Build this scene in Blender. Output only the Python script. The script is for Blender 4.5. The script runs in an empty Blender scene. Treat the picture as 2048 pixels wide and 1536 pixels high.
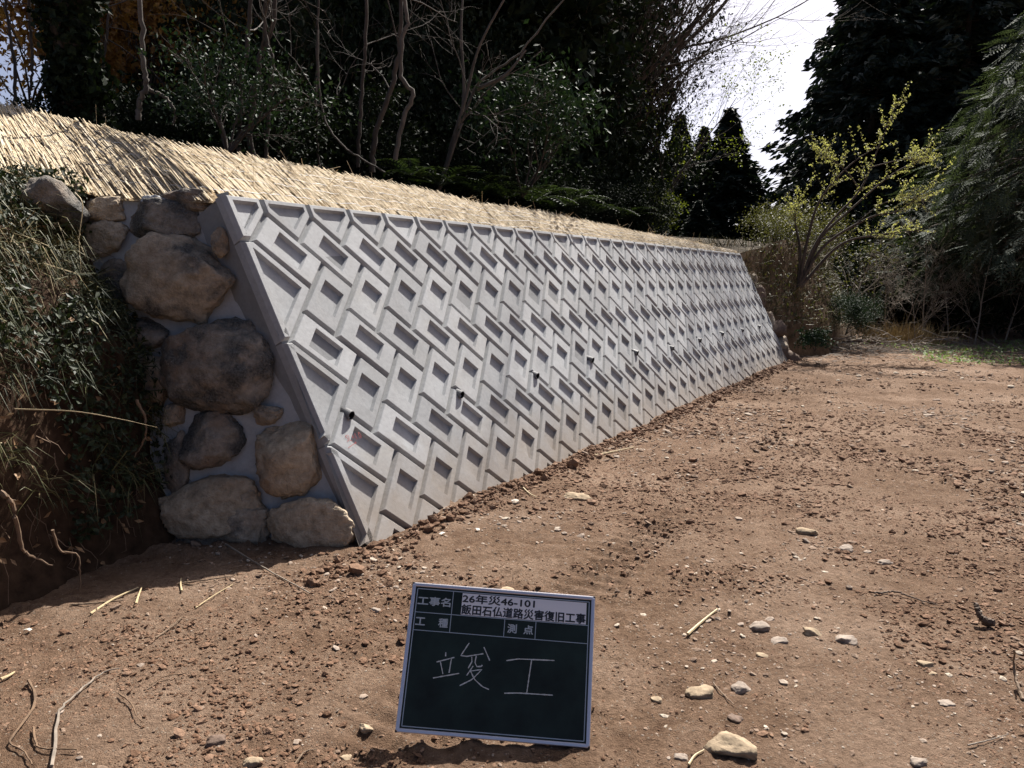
import bpy, math
import numpy as np
from mathutils import Matrix, Vector

scene = bpy.context.scene
C = scene.collection
R = math.radians

# ------------------------------------------------------------------ camera
CAM_H = 1.4
PITCH = math.atan(208 / 1500.0)
cam_d = bpy.data.cameras.new('camera')
cam_d.sensor_width = 36.0
cam_d.lens = 36.0 * 1500 / 2048
cam_d.clip_start = 0.05
cam_d.clip_end = 5000
cam = bpy.data.objects.new('camera', cam_d)
C.objects.link(cam)
cam.location = (0, 0, CAM_H)
cam.rotation_euler = (math.pi / 2 - PITCH, 0, 0)
scene.camera = cam

# ------------------------------------------------------------------ light
SUN_AZ, SUN_EL = R(25), R(52)          # azimuth clockwise from +Y
world = bpy.data.worlds.new('World')
scene.world = world
world.use_nodes = True
wn = world.node_tree
sky = wn.nodes.new('ShaderNodeTexSky')
sky.sky_type = 'NISHITA'
sky.sun_disc = False
sky.sun_elevation = SUN_EL
sky.sun_rotation = SUN_AZ
sky.air_density = 0.4
sky.dust_density = 3.5
sky.ozone_density = 1.0
wn.links.new(sky.outputs[0], wn.nodes['Background'].inputs[0])
wn.nodes['Background'].inputs[1].default_value = 0.075
sun_d = bpy.data.lights.new('sun', 'SUN')
sun_d.energy = 5.0
sun_d.angle = R(0.53)
sun_d.color = (1.0, 0.95, 0.88)
sun = bpy.data.objects.new('sun', sun_d)
C.objects.link(sun)
SD = Vector((math.sin(SUN_AZ) * math.cos(SUN_EL), math.cos(SUN_AZ) * math.cos(SUN_EL), math.sin(SUN_EL)))
sun.rotation_euler = SD.to_track_quat('Z', 'Y').to_euler()
sun.location = (8, 12, 20)
vs = scene.view_settings
vs.view_transform = 'Standard'
vs.look = 'None'
vs.exposure = 1.2
vs.gamma = 1.0
vs.use_curve_mapping = False
scene.cycles.max_bounces = 6
scene.cycles.diffuse_bounces = 3
scene.cycles.glossy_bounces = 2
scene.cycles.transmission_bounces = 3
scene.cycles.use_denoising = True

# ------------------------------------------------------------------ frames
cp, sp = math.cos(PITCH), math.sin(PITCH)


def ray(x, y):
    a, b = (x - 1024) / 1500.0, (768 - y) / 1500.0
    return np.array([a, cp + sp * b, -sp + cp * b])


def at(x, y, Y):                       # a point of the place seen at (x, y) that lies Y metres ahead
    d = ray(x, y)
    return d * (Y / d[1]) + np.array([0, 0, CAM_H])


def on_ground(x, y, z=0.0):
    d = ray(x, y)
    return d * ((z - CAM_H) / d[2]) + np.array([0, 0, CAM_H])


WB = np.array([-0.7381, 3.7695, 0.0])              # foot of the wall at its near end
WU = np.array([0.51962586, 0.85439392, 0.0])       # along the wall
WN_H = np.array([-WU[1], WU[0], 0.0])              # horizontally into the slope
WV = np.array([WN_H[0] * .5, WN_H[1] * .5, 1.0]) / math.hypot(1, .5)
WNRM = np.cross(WU, WV)
WTOP = 2.096
WEND = 10.62


def sp_xy(s, p, z=0.0):
    return WB + WU * s + WN_H * p + np.array([0, 0, z])


# ------------------------------------------------------------------ noise
def _hash(ix, iy, iz, seed):
    h = (ix * 374761393 + iy * 668265263 + iz * 2147483647 + seed * 974711 + 1013904223) & 0xffffffff
    h = ((h ^ (h >> 13)) * 1274126177) & 0xffffffff
    h = ((h ^ (h >> 16)) * 2246822519) & 0xffffffff
    return ((h ^ (h >> 15)) & 0xffffff) / float(0xffffff)


def vnoise(x, y, z=None, seed=0):
    x = np.asarray(x, float); y = np.asarray(y, float)
    z = np.zeros_like(x) if z is None else np.asarray(z, float)
    ix, iy, iz = (np.floor(v).astype(np.int64) for v in (x, y, z))
    fx, fy, fz = x - ix, y - iy, z - iz
    fx, fy, fz = (f * f * (3 - 2 * f) for f in (fx, fy, fz))
    r = 0
    for dx in (0, 1):
        for dy in (0, 1):
            for dz in (0, 1):
                w = (fx if dx else 1 - fx) * (fy if dy else 1 - fy) * (fz if dz else 1 - fz)
                r = r + w * _hash(ix + dx, iy + dy, iz + dz, seed)
    return r * 2 - 1


def fbm(x, y, z=None, oct=4, seed=0, gain=.5):
    a, s, t = 1.0, 0.0, 0.0
    x = np.asarray(x, float); y = np.asarray(y, float)
    z = None if z is None else np.asarray(z, float)
    for k in range(oct):
        s = s + a * vnoise(x * 2 ** k, y * 2 ** k, None if z is None else z * 2 ** k, seed + k * 17)
        t += a; a *= gain
    return s / t


# ------------------------------------------------------------------ mesh helpers
def np_mesh(name, V, polys, mats=(), smooth=False, mat_idx=None):
    """polys: list of int arrays (n, k)"""
    me = bpy.data.meshes.new(name)
    V = np.ascontiguousarray(V, np.float32)
    polys = [np.ascontiguousarray(p, np.int32) for p in polys if len(p)]
    me.vertices.add(len(V)); me.vertices.foreach_set('co', V.ravel())
    tot = np.concatenate([np.full(len(p), p.shape[1], np.int32) for p in polys])
    loops = np.concatenate([p.ravel() for p in polys])
    start = np.concatenate([[0], np.cumsum(tot)[:-1]]).astype(np.int32)
    me.loops.add(len(loops)); me.loops.foreach_set('vertex_index', loops)
    me.polygons.add(len(tot)); me.polygons.foreach_set('loop_start', start)
    me.polygons.foreach_set('loop_total', tot)
    for m in mats:
        me.materials.append(m)
    if mat_idx is not None:
        me.polygons.foreach_set('material_index', np.ascontiguousarray(mat_idx, np.int32))
    me.polygons.foreach_set('use_smooth', np.full(len(tot), bool(smooth)))
    me.update(calc_edges=True)
    me.validate()
    return me


def face_attr(me, name, vals):
    a = me.attributes.new(name, 'FLOAT', 'FACE')
    a.data.foreach_set('value', np.ascontiguousarray(vals, np.float32))


def link(name, me, parent=None):
    o = bpy.data.objects.new(name, me)
    C.objects.link(o)
    if parent is not None:
        o.parent = parent
    return o


def empty(name, loc=(0, 0, 0), rz=0.0, scale=1.0):
    o = bpy.data.objects.new(name, None)
    o.empty_display_size = 0.1
    C.objects.link(o)
    o.location = loc
    o.rotation_euler = (0, 0, rz)
    o.scale = (scale, scale, scale) if np.isscalar(scale) else scale
    return o


def tag(o, label, cat, group=None):
    o['kind'] = 'thing'
    o['label'] = label; o['category'] = cat
    if group:
        o['group'] = group
    return o


def kind(o, k, label=None):
    o['kind'] = k
    if label:
        o['label'] = label
    return o


class MB:
    """collects shapes into one mesh"""
    def __init__(s):
        s.V = []; s.P = {}; s.n = 0; s.attr = {}

    def add(s, V, *polys, a=None):
        V = np.asarray(V, float).reshape(-1, 3)
        for p in polys:
            p = np.asarray(p, np.int64)
            if p.size == 0:
                continue
            s.P.setdefault(p.shape[1], []).append(p + s.n)
            s.attr.setdefault(p.shape[1], []).append(np.full(len(p), 0.0) if a is None else np.broadcast_to(np.asarray(a, float), (len(p),)).copy())
        s.V.append(V); s.n += len(V)

    def mesh(s, name, mats=(), smooth=False, attr=None):
        ks = sorted(s.P)
        me = np_mesh(name, np.concatenate(s.V), [np.concatenate(s.P[k]) for k in ks], mats, smooth)
        if attr:
            vals = np.concatenate([np.concatenate(s.attr[k]) for k in ks])
            if len(vals) == len(me.polygons):
                face_attr(me, attr, vals)
        return me


def box_vf(lo, hi):
    (a, b, c), (d, e, f) = lo, hi
    V = [(a, b, c), (d, b, c), (d, e, c), (a, e, c), (a, b, f), (d, b, f), (d, e, f), (a, e, f)]
    F = [(0, 3, 2, 1), (4, 5, 6, 7), (0, 1, 5, 4), (1, 2, 6, 5), (2, 3, 7, 6), (3, 0, 4, 7)]
    return V, F


def tube_vf(P, rad, sides=6, cap=True):
    P = np.asarray(P, float); n = len(P)
    rad = np.broadcast_to(np.asarray(rad, float), (n,))
    T = np.gradient(P, axis=0); T /= np.linalg.norm(T, axis=1)[:, None] + 1e-9
    ref = np.array([0, 0, 1.0]) if abs(T[0, 2]) < .9 else np.array([1.0, 0, 0])
    A = np.cross(T, ref); A /= np.linalg.norm(A, axis=1)[:, None] + 1e-9
    B = np.cross(T, A)
    th = np.arange(sides) * 2 * math.pi / sides
    V = P[:, None, :] + rad[:, None, None] * (np.cos(th)[None, :, None] * A[:, None, :] + np.sin(th)[None, :, None] * B[:, None, :])
    V = V.reshape(-1, 3)
    i = np.arange(n - 1)[:, None] * sides; j = np.arange(sides)[None, :]; k = (j + 1) % sides
    Q = np.stack([i + j, i + k, i + sides + k, i + sides + j], -1).reshape(-1, 4)
    return V, Q


def straight_tubes(P0, P1, r0, r1, sides=3, nrm=None, flat=1.0):
    """many straight tubes at once; returns V, quads, per-tube index of each quad"""
    n = len(P0)
    T = P1 - P0; T = T / (np.linalg.norm(T, axis=1)[:, None] + 1e-9)
    ref = np.where(np.abs(T[:, 2:3]) < .9, np.array([[0, 0, 1.0]]), np.array([[1.0, 0, 0]]))
    if nrm is not None:
        ref = nrm
    A = np.cross(T, ref); A /= np.linalg.norm(A, axis=1)[:, None] + 1e-9
    B = np.cross(T, A) * flat
    th = np.arange(sides) * 2 * math.pi / sides
    ring = np.cos(th)[None, :, None] * A[:, None, :] + np.sin(th)[None, :, None] * B[:, None, :]
    V = np.stack([P0[:, None, :] + ring * np.reshape(r0, (-1, 1, 1)), P1[:, None, :] + ring * np.reshape(r1, (-1, 1, 1))], 1).reshape(-1, 3)
    base = np.arange(n)[:, None] * sides * 2
    j = np.arange(sides)[None, :]; k = (j + 1) % sides
    Q = np.stack([base + j, base + k, base + sides + k, base + sides + j], -1).reshape(-1, 4)
    return V, Q, np.repeat(np.arange(n), sides)


def leaves_vf(Pc, D, N, ln, wd, fold=.15):
    """diamond leaves: base, side, tip, side"""
    D = D / (np.linalg.norm(D, axis=1)[:, None] + 1e-9)
    S = np.cross(D, N); S /= np.linalg.norm(S, axis=1)[:, None] + 1e-9
    Nn = np.cross(S, D)
    ln = np.reshape(ln, (-1, 1)) * np.ones((len(Pc), 1)); wd = np.reshape(wd, (-1, 1)) * np.ones((len(Pc), 1))
    b = Pc - D * ln * .5; t = Pc + D * ln * .5
    m = Pc - D * ln * .05 + Nn * wd * fold
    l = m - S * wd * .5; r = m + S * wd * .5
    V = np.stack([b, r, t, l], 1).reshape(-1, 3)
    Q = np.arange(len(Pc) * 4).reshape(-1, 4)
    return V, Q


def rand_dirs(rng, n):
    d = rng.normal(size=(n, 3)); return d / np.linalg.norm(d, axis=1)[:, None]


# ------------------------------------------------------------------ materials
def new_mat(name):
    m = bpy.data.materials.new(name); m.use_nodes = True
    nt = m.node_tree; b = nt.nodes['Principled BSDF']
    return m, nt, b


def nd(nt, t, **kw):
    n = nt.nodes.new(t)
    for k, v in kw.items():
        if k.startswith('i_'):
            n.inputs[k[2:].replace('_', ' ')].default_value = v
        else:
            setattr(n, k, v)
    return n


def ramp(nt, fac, stops):
    r = nt.nodes.new('ShaderNodeValToRGB')
    el = r.color_ramp.elements
    while len(el) > 1:
        el.remove(el[-1])
    el[0].position = stops[0][0]; el[0].color = (*stops[0][1], 1)
    for p, c in stops[1:]:
        e = el.new(p); e.color = (*c, 1)
    nt.links.new(fac, r.inputs[0])
    return r.outputs[0]


def mix(nt, fac, a, b, mode='MIX'):
    m = nt.nodes.new('ShaderNodeMix'); m.data_type = 'RGBA'; m.blend_type = mode
    for sock, v in ((m.inputs[0], fac), (m.inputs[6], a), (m.inputs[7], b)):
        if hasattr(v, 'is_output'):
            nt.links.new(v, sock)
        elif isinstance(v, (int, float)):
            sock.default_value = v
        else:
            sock.default_value = (*v, 1)
    return m.outputs[2]


def math_n(nt, op, a, b=0.0, c=None):
    m = nt.nodes.new('ShaderNodeMath'); m.operation = op
    for i, v in enumerate((a, b, c)):
        if v is None:
            continue
        if hasattr(v, 'is_output'):
            nt.links.new(v, m.inputs[i])
        else:
            m.inputs[i].default_value = v
    return m.outputs[0]


def noise_tex(nt, vec, scale, detail=4.0, rough=.55):
    n = nd(nt, 'ShaderNodeTexNoise'); n.inputs['Scale'].default_value = scale
    n.inputs['Detail'].default_value = detail; n.inputs['Roughness'].default_value = rough
    if vec is not None:
        nt.links.new(vec, n.inputs['Vector'])
    return n.outputs['Fac']


def bump(nt, b, height, strength=.4, dist=.01):
    n = nt.nodes.new('ShaderNodeBump'); n.inputs['Strength'].default_value = strength; n.inputs['Distance'].default_value = dist
    nt.links.new(height, n.inputs['Height']); nt.links.new(n.outputs[0], b.inputs['Normal'])


def coords(nt, world=False):
    if world:
        g = nt.nodes.new('ShaderNodeNewGeometry'); return g.outputs['Position']
    t = nt.nodes.new('ShaderNodeTexCoord'); return t.outputs['Object']


def mat_concrete(name, base=.45, dirty=True):
    m, nt, b = new_mat(name)
    pos = coords(nt, True)
    oi = nt.nodes.new('ShaderNodeObjectInfo')
    off = nt.nodes.new('ShaderNodeVectorMath'); off.operation = 'MULTIPLY_ADD'
    nt.links.new(oi.outputs['Random'], off.inputs[0]); off.inputs[1].default_value = (13, 7, 5); nt.links.new(pos, off.inputs[2])
    n1 = noise_tex(nt, off.outputs[0], 5.0, 5, .6)
    n2 = noise_tex(nt, off.outputs[0], 38.0, 4, .6)
    n3 = noise_tex(nt, pos, 260.0, 2, .5)
    c = ramp(nt, n1, [(.28, (base * .87, base * .885, base * .895)), (.5, (base * .98, base, base * 1.015)), (.72, (base * 1.06, base * 1.085, base * 1.11))])
    c2 = ramp(nt, n2, [(.3, (.90, .90, .90)), (.6, (1.03, 1.03, 1.03))])
    c = mix(nt, 1.0, c, c2, 'MULTIPLY')
    t = math_n(nt, 'MULTIPLY_ADD', oi.outputs['Random'], .28, .85)
    tc = nt.nodes.new('ShaderNodeCombineColor'); [nt.links.new(t, tc.inputs[k]) for k in range(3)]
    c = mix(nt, 1.0, c, tc.outputs[0], 'MULTIPLY')
    # small pinholes
    vo = nd(nt, 'ShaderNodeTexVoronoi'); vo.inputs['Scale'].default_value = 55; nt.links.new(off.outputs[0], vo.inputs['Vector'])
    pin = ramp(nt, vo.outputs['Distance'], [(.045, (.35, .33, .30)), (.075, (1, 1, 1))])
    gate = ramp(nt, n2, [(.60, (1, 1, 1)), (.64, (0, 0, 0))])
    pin = mix(nt, gate, pin, (1, 1, 1))
    c = mix(nt, 1.0, c, pin, 'MULTIPLY')
    if dirty:       # mud splashed on the lowest blocks
        sep = nt.nodes.new('ShaderNodeSeparateXYZ'); nt.links.new(pos, sep.inputs[0])
        hz = math_n(nt, 'MULTIPLY_ADD', n1, .5, sep.outputs['Z'])
        f = ramp(nt, hz, [(.26, (.62, .62, .62)), (.78, (0, 0, 0))])
        c = mix(nt, f, c, (.24, .18, .125))
        # faint brownish run-off streaks
        n5 = noise_tex(nt, off.outputs[0], 2.2, 4, .6)
        f2 = ramp(nt, n5, [(.52, (0, 0, 0)), (.78, (.28, .28, .28))])
        c = mix(nt, f2, c, (base * .95, base * .85, base * .70))
    nt.links.new(c, b.inputs['Base Color'])
    b.inputs['Roughness'].default_value = .85
    b.inputs['Specular IOR Level'].default_value = .3
    h = math_n(nt, 'ADD', math_n(nt, 'MULTIPLY', n2, .6), math_n(nt, 'MULTIPLY', n3, .35))
    h = math_n(nt, 'ADD', h, n1)
    bump(nt, b, h, .35, .006)
    return m


def mat_simple(name, col, rough=.6, metal=0.0, var=0.0, scale=30, spec=.5, bmp=0.0):
    m, nt, b = new_mat(name)
    if var:
        n = noise_tex(nt, coords(nt, True), scale, 4, .6)
        lo = tuple(max(0, c * (1 - var)) for c in col); hi = tuple(c * (1 + var) for c in col)
        nt.links.new(ramp(nt, n, [(.3, lo), (.7, hi)]), b.inputs['Base Color'])
        if bmp:
            bump(nt, b, n, bmp, .01)
    else:
        b.inputs['Base Color'].default_value = (*col, 1)
    b.inputs['Roughness'].default_value = rough
    b.inputs['Metallic'].default_value = metal
    b.inputs['Specular IOR Level'].default_value = spec
    return m


def mat_leaf(name, c_lo, c_hi, trans=.2, rough=.5, spec=.4, scale=3.0):
    m, nt, b = new_mat(name)
    pos = coords(nt, True)
    n = noise_tex(nt, pos, scale, 3, .6)
    wn_ = nd(nt, 'ShaderNodeTexWhiteNoise'); wn_.noise_dimensions = '3D'
    q = nt.nodes.new('ShaderNodeVectorMath'); q.operation = 'SNAP'; q.inputs[1].default_value = (.06, .06, .06)
    nt.links.new(pos, q.inputs[0]); nt.links.new(q.outputs[0], wn_.inputs['Vector'])
    f = math_n(nt, 'ADD', math_n(nt, 'MULTIPLY', n, .7), math_n(nt, 'MULTIPLY', wn_.outputs['Value'], .3))
    c = ramp(nt, f, [(.3, c_lo), (.7, c_hi)])
    nt.links.new(c, b.inputs['Base Color'])
    b.inputs['Roughness'].default_value = rough
    b.inputs['Specular IOR Level'].default_value = spec
    tr = nt.nodes.new('ShaderNodeBsdfTranslucent')
    nt.links.new(mix(nt, 1.0, c, (1.2, 1.3, .55), 'MULTIPLY'), tr.inputs['Color'])
    ms = nt.nodes.new('ShaderNodeMixShader'); ms.inputs[0].default_value = trans
    nt.links.new(b.outputs[0], ms.inputs[1]); nt.links.new(tr.outputs[0], ms.inputs[2])
    nt.links.new(ms.outputs[0], nt.nodes['Material Output'].inputs['Surface'])
    return m


def mat_bark(name, c_lo, c_hi, scale=20):
    m, nt, b = new_mat(name)
    pos = coords(nt, False)
    mp = nt.nodes.new('ShaderNodeMapping'); mp.inputs['Scale'].default_value = (1, 1, .25); nt.links.new(pos, mp.inputs[0])
    n = noise_tex(nt, mp.outputs[0], scale, 5, .65)
    nt.links.new(ramp(nt, n, [(.3, c_lo), (.65, c_hi)]), b.inputs['Base Color'])
    b.inputs['Roughness'].default_value = .9
    bump(nt, b, n, .6, .01)
    return m


def mat_stone(name, tint=(1, 1, 1), dark=0.0):
    """field stone: tan body, black lichen and white flecks"""
    m, nt, b = new_mat(name)
    pos = coords(nt, True)
    oi = nt.nodes.new('ShaderNodeObjectInfo')
    off = nt.nodes.new('ShaderNodeVectorMath'); off.operation = 'MULTIPLY_ADD'
    nt.links.new(oi.outputs['Random'], off.inputs[0]); off.inputs[1].default_value = (31, 17, 23); nt.links.new(pos, off.inputs[2])
    v = off.outputs[0]
    n1 = noise_tex(nt, v, 4.5, 6, .62); n2 = noise_tex(nt, v, 22, 6, .65); n3 = noise_tex(nt, v, 90, 4, .6)
    body = ramp(nt, n2, [(.3, (.14 * tint[0], .105 * tint[1], .068 * tint[2])), (.7, (.30 * tint[0], .235 * tint[1], .165 * tint[2]))])
    warm = mix(nt, ramp(nt, noise_tex(nt, v, 3, 3), [(.5, (0, 0, 0)), (.7, (.6, .6, .6))]), body, (.17, .09, .045))
    a = .52 - dark
    lich = ramp(nt, n1, [(a - .06, (0, 0, 0)), (a + .08, (1, 1, 1))])
    c = mix(nt, lich, warm, ramp(nt, n3, [(.35, (.035, .034, .032)), (.7, (.13, .125, .115))]))
    fl = math_n(nt, 'MULTIPLY', ramp(nt, n2, [(.60, (0, 0, 0)), (.68, (1, 1, 1))]), ramp(nt, n3, [(.52, (0, 0, 0)), (.62, (.75, .75, .75))]))
    c = mix(nt, fl, c, (.32, .32, .31))
    nt.links.new(c, b.inputs['Base Color'])
    b.inputs['Roughness'].default_value = .8
    b.inputs['Specular IOR Level'].default_value = .35
    h = math_n(nt, 'ADD', math_n(nt, 'MULTIPLY', n2, .8), math_n(nt, 'MULTIPLY', n3, .35))
    bump(nt, b, h, 1.0, .03)
    return m


def mat_ground():
    m, nt, b = new_mat('red_soil')
    pos = coords(nt, True)
    n1 = noise_tex(nt, pos, 1.1, 5, .6); n2 = noise_tex(nt, pos, 6, 6, .7); n3 = noise_tex(nt, pos, 42, 6, .78); n4 = noise_tex(nt, pos, 220, 3, .6)
    c = ramp(nt, n2, [(.28, (.110, .064, .039)), (.5, (.185, .117, .075)), (.72, (.248, .168, .117))])
    pale = ramp(nt, n1, [(.47, (0, 0, 0)), (.66, (.75, .75, .75))])
    c = mix(nt, pale, c, (.30, .212, .152))
    c = mix(nt, 1.0, c, ramp(nt, n3, [(.25, (.42, .38, .35)), (.45, (.85, .83, .82)), (.58, (1.08, 1.08, 1.08)), (.8, (1.5, 1.48, 1.45))]), 'MULTIPLY')
    grit = nd(nt, 'ShaderNodeTexVoronoi'); grit.inputs['Scale'].default_value = 90; nt.links.new(pos, grit.inputs['Vector'])
    gs = nt.nodes.new('ShaderNodeSeparateColor'); nt.links.new(grit.outputs['Color'], gs.inputs[0])
    pick = math_n(nt, 'MULTIPLY', math_n(nt, 'GREATER_THAN', gs.outputs[0], .80), math_n(nt, 'LESS_THAN', grit.outputs['Distance'], .33))
    c = mix(nt, math_n(nt, 'MULTIPLY', pick, .75), c, ramp(nt, gs.outputs[1], [(0, (.15, .12, .095)), (1, (.38, .31, .24))]))
    nt.links.new(c, b.inputs['Base Color'])
    b.inputs['Roughness'].default_value = .95
    b.inputs['Specular IOR Level'].default_value = .15
    h = math_n(nt, 'ADD', n3, math_n(nt, 'MULTIPLY', n4, .45))
    h = math_n(nt, 'ADD', h, math_n(nt, 'MULTIPLY', pick, .25))
    bump(nt, b, h, 1.0, .030)
    return m


def mat_attr(name, stops, attr='tone', rough=.9, spec=.2, scale=80, nvar=.25, bmp=.4, trans=0.0):
    m, nt, b = new_mat(name)
    a = nd(nt, 'ShaderNodeAttribute'); a.attribute_name = attr
    c = ramp(nt, a.outputs['Fac'], stops)
    n = noise_tex(nt, coords(nt, True), scale, 4, .6)
    c = mix(nt, 1.0, c, ramp(nt, n, [(.3, (1 - nvar,) * 3), (.7, (1 + nvar,) * 3)]), 'MULTIPLY')
    nt.links.new(c, b.inputs['Base Color'])
    b.inputs['Roughness'].default_value = rough
    b.inputs['Specular IOR Level'].default_value = spec
    if bmp:
        bump(nt, b, n, bmp, .01)
    if trans:
        tr = nt.nodes.new('ShaderNodeBsdfTranslucent'); nt.links.new(c, tr.inputs['Color'])
        ms = nt.nodes.new('ShaderNodeMixShader'); ms.inputs[0].default_value = trans
        nt.links.new(b.outputs[0], ms.inputs[1]); nt.links.new(tr.outputs[0], ms.inputs[2])
        nt.links.new(ms.outputs[0], nt.nodes['Material Output'].inputs['Surface'])
    return m


M = {}
M['block'] = mat_concrete('precast_concrete', .335)
M['backing'] = mat_concrete('joint_mortar', .19)
M['mortar'] = mat_concrete('trowelled_mortar', .31, False)
M['stone'] = mat_stone('field_stone', (1.45, 1.55, 1.7), -.06)
M['stone_dark'] = mat_stone('lichened_stone', (1.1, 1.2, 1.4), .03)
M['stone_tan'] = mat_stone('tan_stone', (1.7, 1.75, 1.8), -.12)
M['soil'] = mat_ground()
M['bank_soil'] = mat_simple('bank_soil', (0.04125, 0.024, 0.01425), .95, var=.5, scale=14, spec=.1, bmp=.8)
M['emb_soil'] = mat_simple('sunny_bank_soil', (.095, .062, .036), .95, var=.5, scale=8, spec=.1, bmp=.8)  # lighter copy of the bank soil, with sunlight put into the colour
M['litter'] = mat_simple('leaf_litter', (0.0385, 0.0294, 0.0182), .95, var=.5, scale=9, spec=.1, bmp=.8)
M['clod'] = mat_attr('soil_clod', [(0, (0.105, 0.0574, 0.0336)), (.6, (0.1575, 0.0924, 0.0581)), (1, (0.21, 0.133, 0.0896))], bmp=.8)
M['gravel'] = mat_attr('gravel_stone', [(0, (0.1296, 0.0864, 0.0612)), (.45, (0.2016, 0.144, 0.1044)), (.8, (0.2592, 0.2088, 0.1692)), (1, (0.4032, 0.3456, 0.2736))], scale=60)
M['pale_stone'] = mat_simple('pale_stone', (.265, .205, .14), .9, var=.4, scale=22, spec=.15, bmp=.9)
M['grey_stone'] = mat_simple('grey_stone', (0.225, 0.1837, 0.15), .85, var=.35, scale=30, spec=.25, bmp=.6)
M['brown_stone'] = mat_simple('brown_stone', (0.1275, 0.08625, 0.06375), .8, var=.35, scale=30, spec=.3, bmp=.6)
M['straw_base'] = mat_simple('straw_underlay', (.28, .205, .12), .9, var=.45, scale=40, spec=.1, bmp=.8)
M['reed'] = mat_attr('dry_reed', [(0, (.26, .18, .095)), (.3, (.49, .385, .245)), (.7, (.61, .505, .35)), (1, (.74, .655, .50))], rough=.75, spec=.15, nvar=.15, bmp=0, trans=.10)
M['cord'] = mat_simple('white_cord', (0.576, 0.592, 0.624), .6)
M['pvc'] = mat_simple('grey_pvc', (.13, .13, .135), .5, spec=.3)
M['pipe_shade'] = mat_simple('bore_shade', (.012, .012, .012), .9)  # near-black colour stands in for the shade inside the pipe
M['red'] = mat_simple('red_chalk', (.34, .055, .05), .8)
M['wood_pale'] = mat_simple('pale_reed_stick', (0.42, 0.33, 0.1875), .6, var=.2, scale=40)
M['twig'] = mat_simple('brown_twig', (0.15, 0.1013, 0.06375), .8, var=.35, scale=40)
M['twig_dark'] = mat_simple('dark_twig', (.075, .050, .034), .85, var=.35, scale=30)
M['twig_grey'] = mat_simple('grey_twig', (0.195, 0.1613, 0.1275), .8, var=.3, scale=30)
M['dead_leaf'] = mat_simple('dead_leaf', (0.21, 0.119, 0.0525), .7, var=.4, scale=30)
M['bark_dark'] = mat_bark('dark_bark', (0.0245, 0.0182, 0.014), (0.07, 0.0546, 0.042))
M['bark_grey'] = mat_bark('grey_bark', (.045, .038, .031), (.115, .097, .08))
M['bark_brown'] = mat_bark('brown_bark', (0.028, 0.0203, 0.0147), (0.084, 0.063, 0.0476))
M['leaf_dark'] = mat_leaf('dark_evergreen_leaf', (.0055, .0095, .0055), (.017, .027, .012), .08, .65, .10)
M['leaf_glossy'] = mat_leaf('glossy_leaf', (.010, .022, .012), (.028, .052, .026), .10, .6, .14)
M['leaf_creeper'] = mat_leaf('creeper_leaf', (0.0098, 0.0168, 0.0077), (0.0315, 0.0434, 0.0168), .12, .55, .25, 6.0)
M['leaf_conifer'] = mat_leaf('conifer_needles', (0.0075, 0.015, 0.00975), (0.0225, 0.036, 0.0225), .06, .6, .3)
M['leaf_cypress'] = mat_leaf('cypress_sprays', (0.0325, 0.0468, 0.0325), (0.078, 0.0975, 0.0715), .15, .75, .12)
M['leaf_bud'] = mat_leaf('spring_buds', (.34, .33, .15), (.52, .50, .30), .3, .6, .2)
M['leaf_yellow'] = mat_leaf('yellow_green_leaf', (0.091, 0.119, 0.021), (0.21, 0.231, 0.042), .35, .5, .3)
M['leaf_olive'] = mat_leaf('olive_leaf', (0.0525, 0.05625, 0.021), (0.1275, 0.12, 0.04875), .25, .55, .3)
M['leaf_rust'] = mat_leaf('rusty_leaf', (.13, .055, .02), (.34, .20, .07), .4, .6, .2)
M['fern'] = mat_leaf('fern_frond', (0.018, 0.033, 0.015), (0.054, 0.078, 0.03), .25, .5, .4)
M['grass'] = mat_attr('bank_grass', [(0, (.018, .026, .010)), (.5, (.055, .062, .020)), (.8, (.13, .115, .045)), (1, (.27, .205, .10))], rough=.6, spec=.3, bmp=0)
M['dry_grass'] = mat_attr('dry_grass', [(0, (0.195, 0.135, 0.06)), (1, (0.39, 0.3, 0.15))], rough=.7, bmp=0)
M['weed'] = mat_leaf('green_weed', (0.09, 0.153, 0.045), (0.216, 0.306, 0.108), .3, .6, .3)
M['root'] = mat_simple('root', (0.1275, 0.07875, 0.045), .85, var=.35, scale=25)
M['alu'] = mat_simple('aluminium_frame', (.62, .60, .64), .38, metal=.85)
M['board'] = mat_simple('blackboard_green', (.0085, .0175, .0150), .5, var=.6, scale=7, spec=.25)
M['board_line'] = mat_simple('printed_line', (0.315, 0.375, 0.435), .6)
M['print'] = mat_simple('printed_letter', (0.375, 0.42, 0.45), .6)
M['chalk'] = mat_simple('chalk', (0.48, 0.496, 0.496), .95, var=.35, scale=500)
M['sticker'] = mat_simple('white_sticker', (.72, .71, .73), .5)
M['ink'] = mat_simple('black_ink', (.012, .012, .014), .5)
M['rubber'] = mat_simple('black_plastic', (.02, .02, .02), .5)
M['string_white'] = mat_simple('white_litter', (0.4125, 0.39, 0.345), .7)

rng = np.random.default_rng(7)

# ================================================================== THE GROUND
GX0, GX1 = -3.6, 5.2


def track_mask(X, Y):
    return fbm(X * .8 + 3, Y * .8, oct=3, seed=5)


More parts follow.
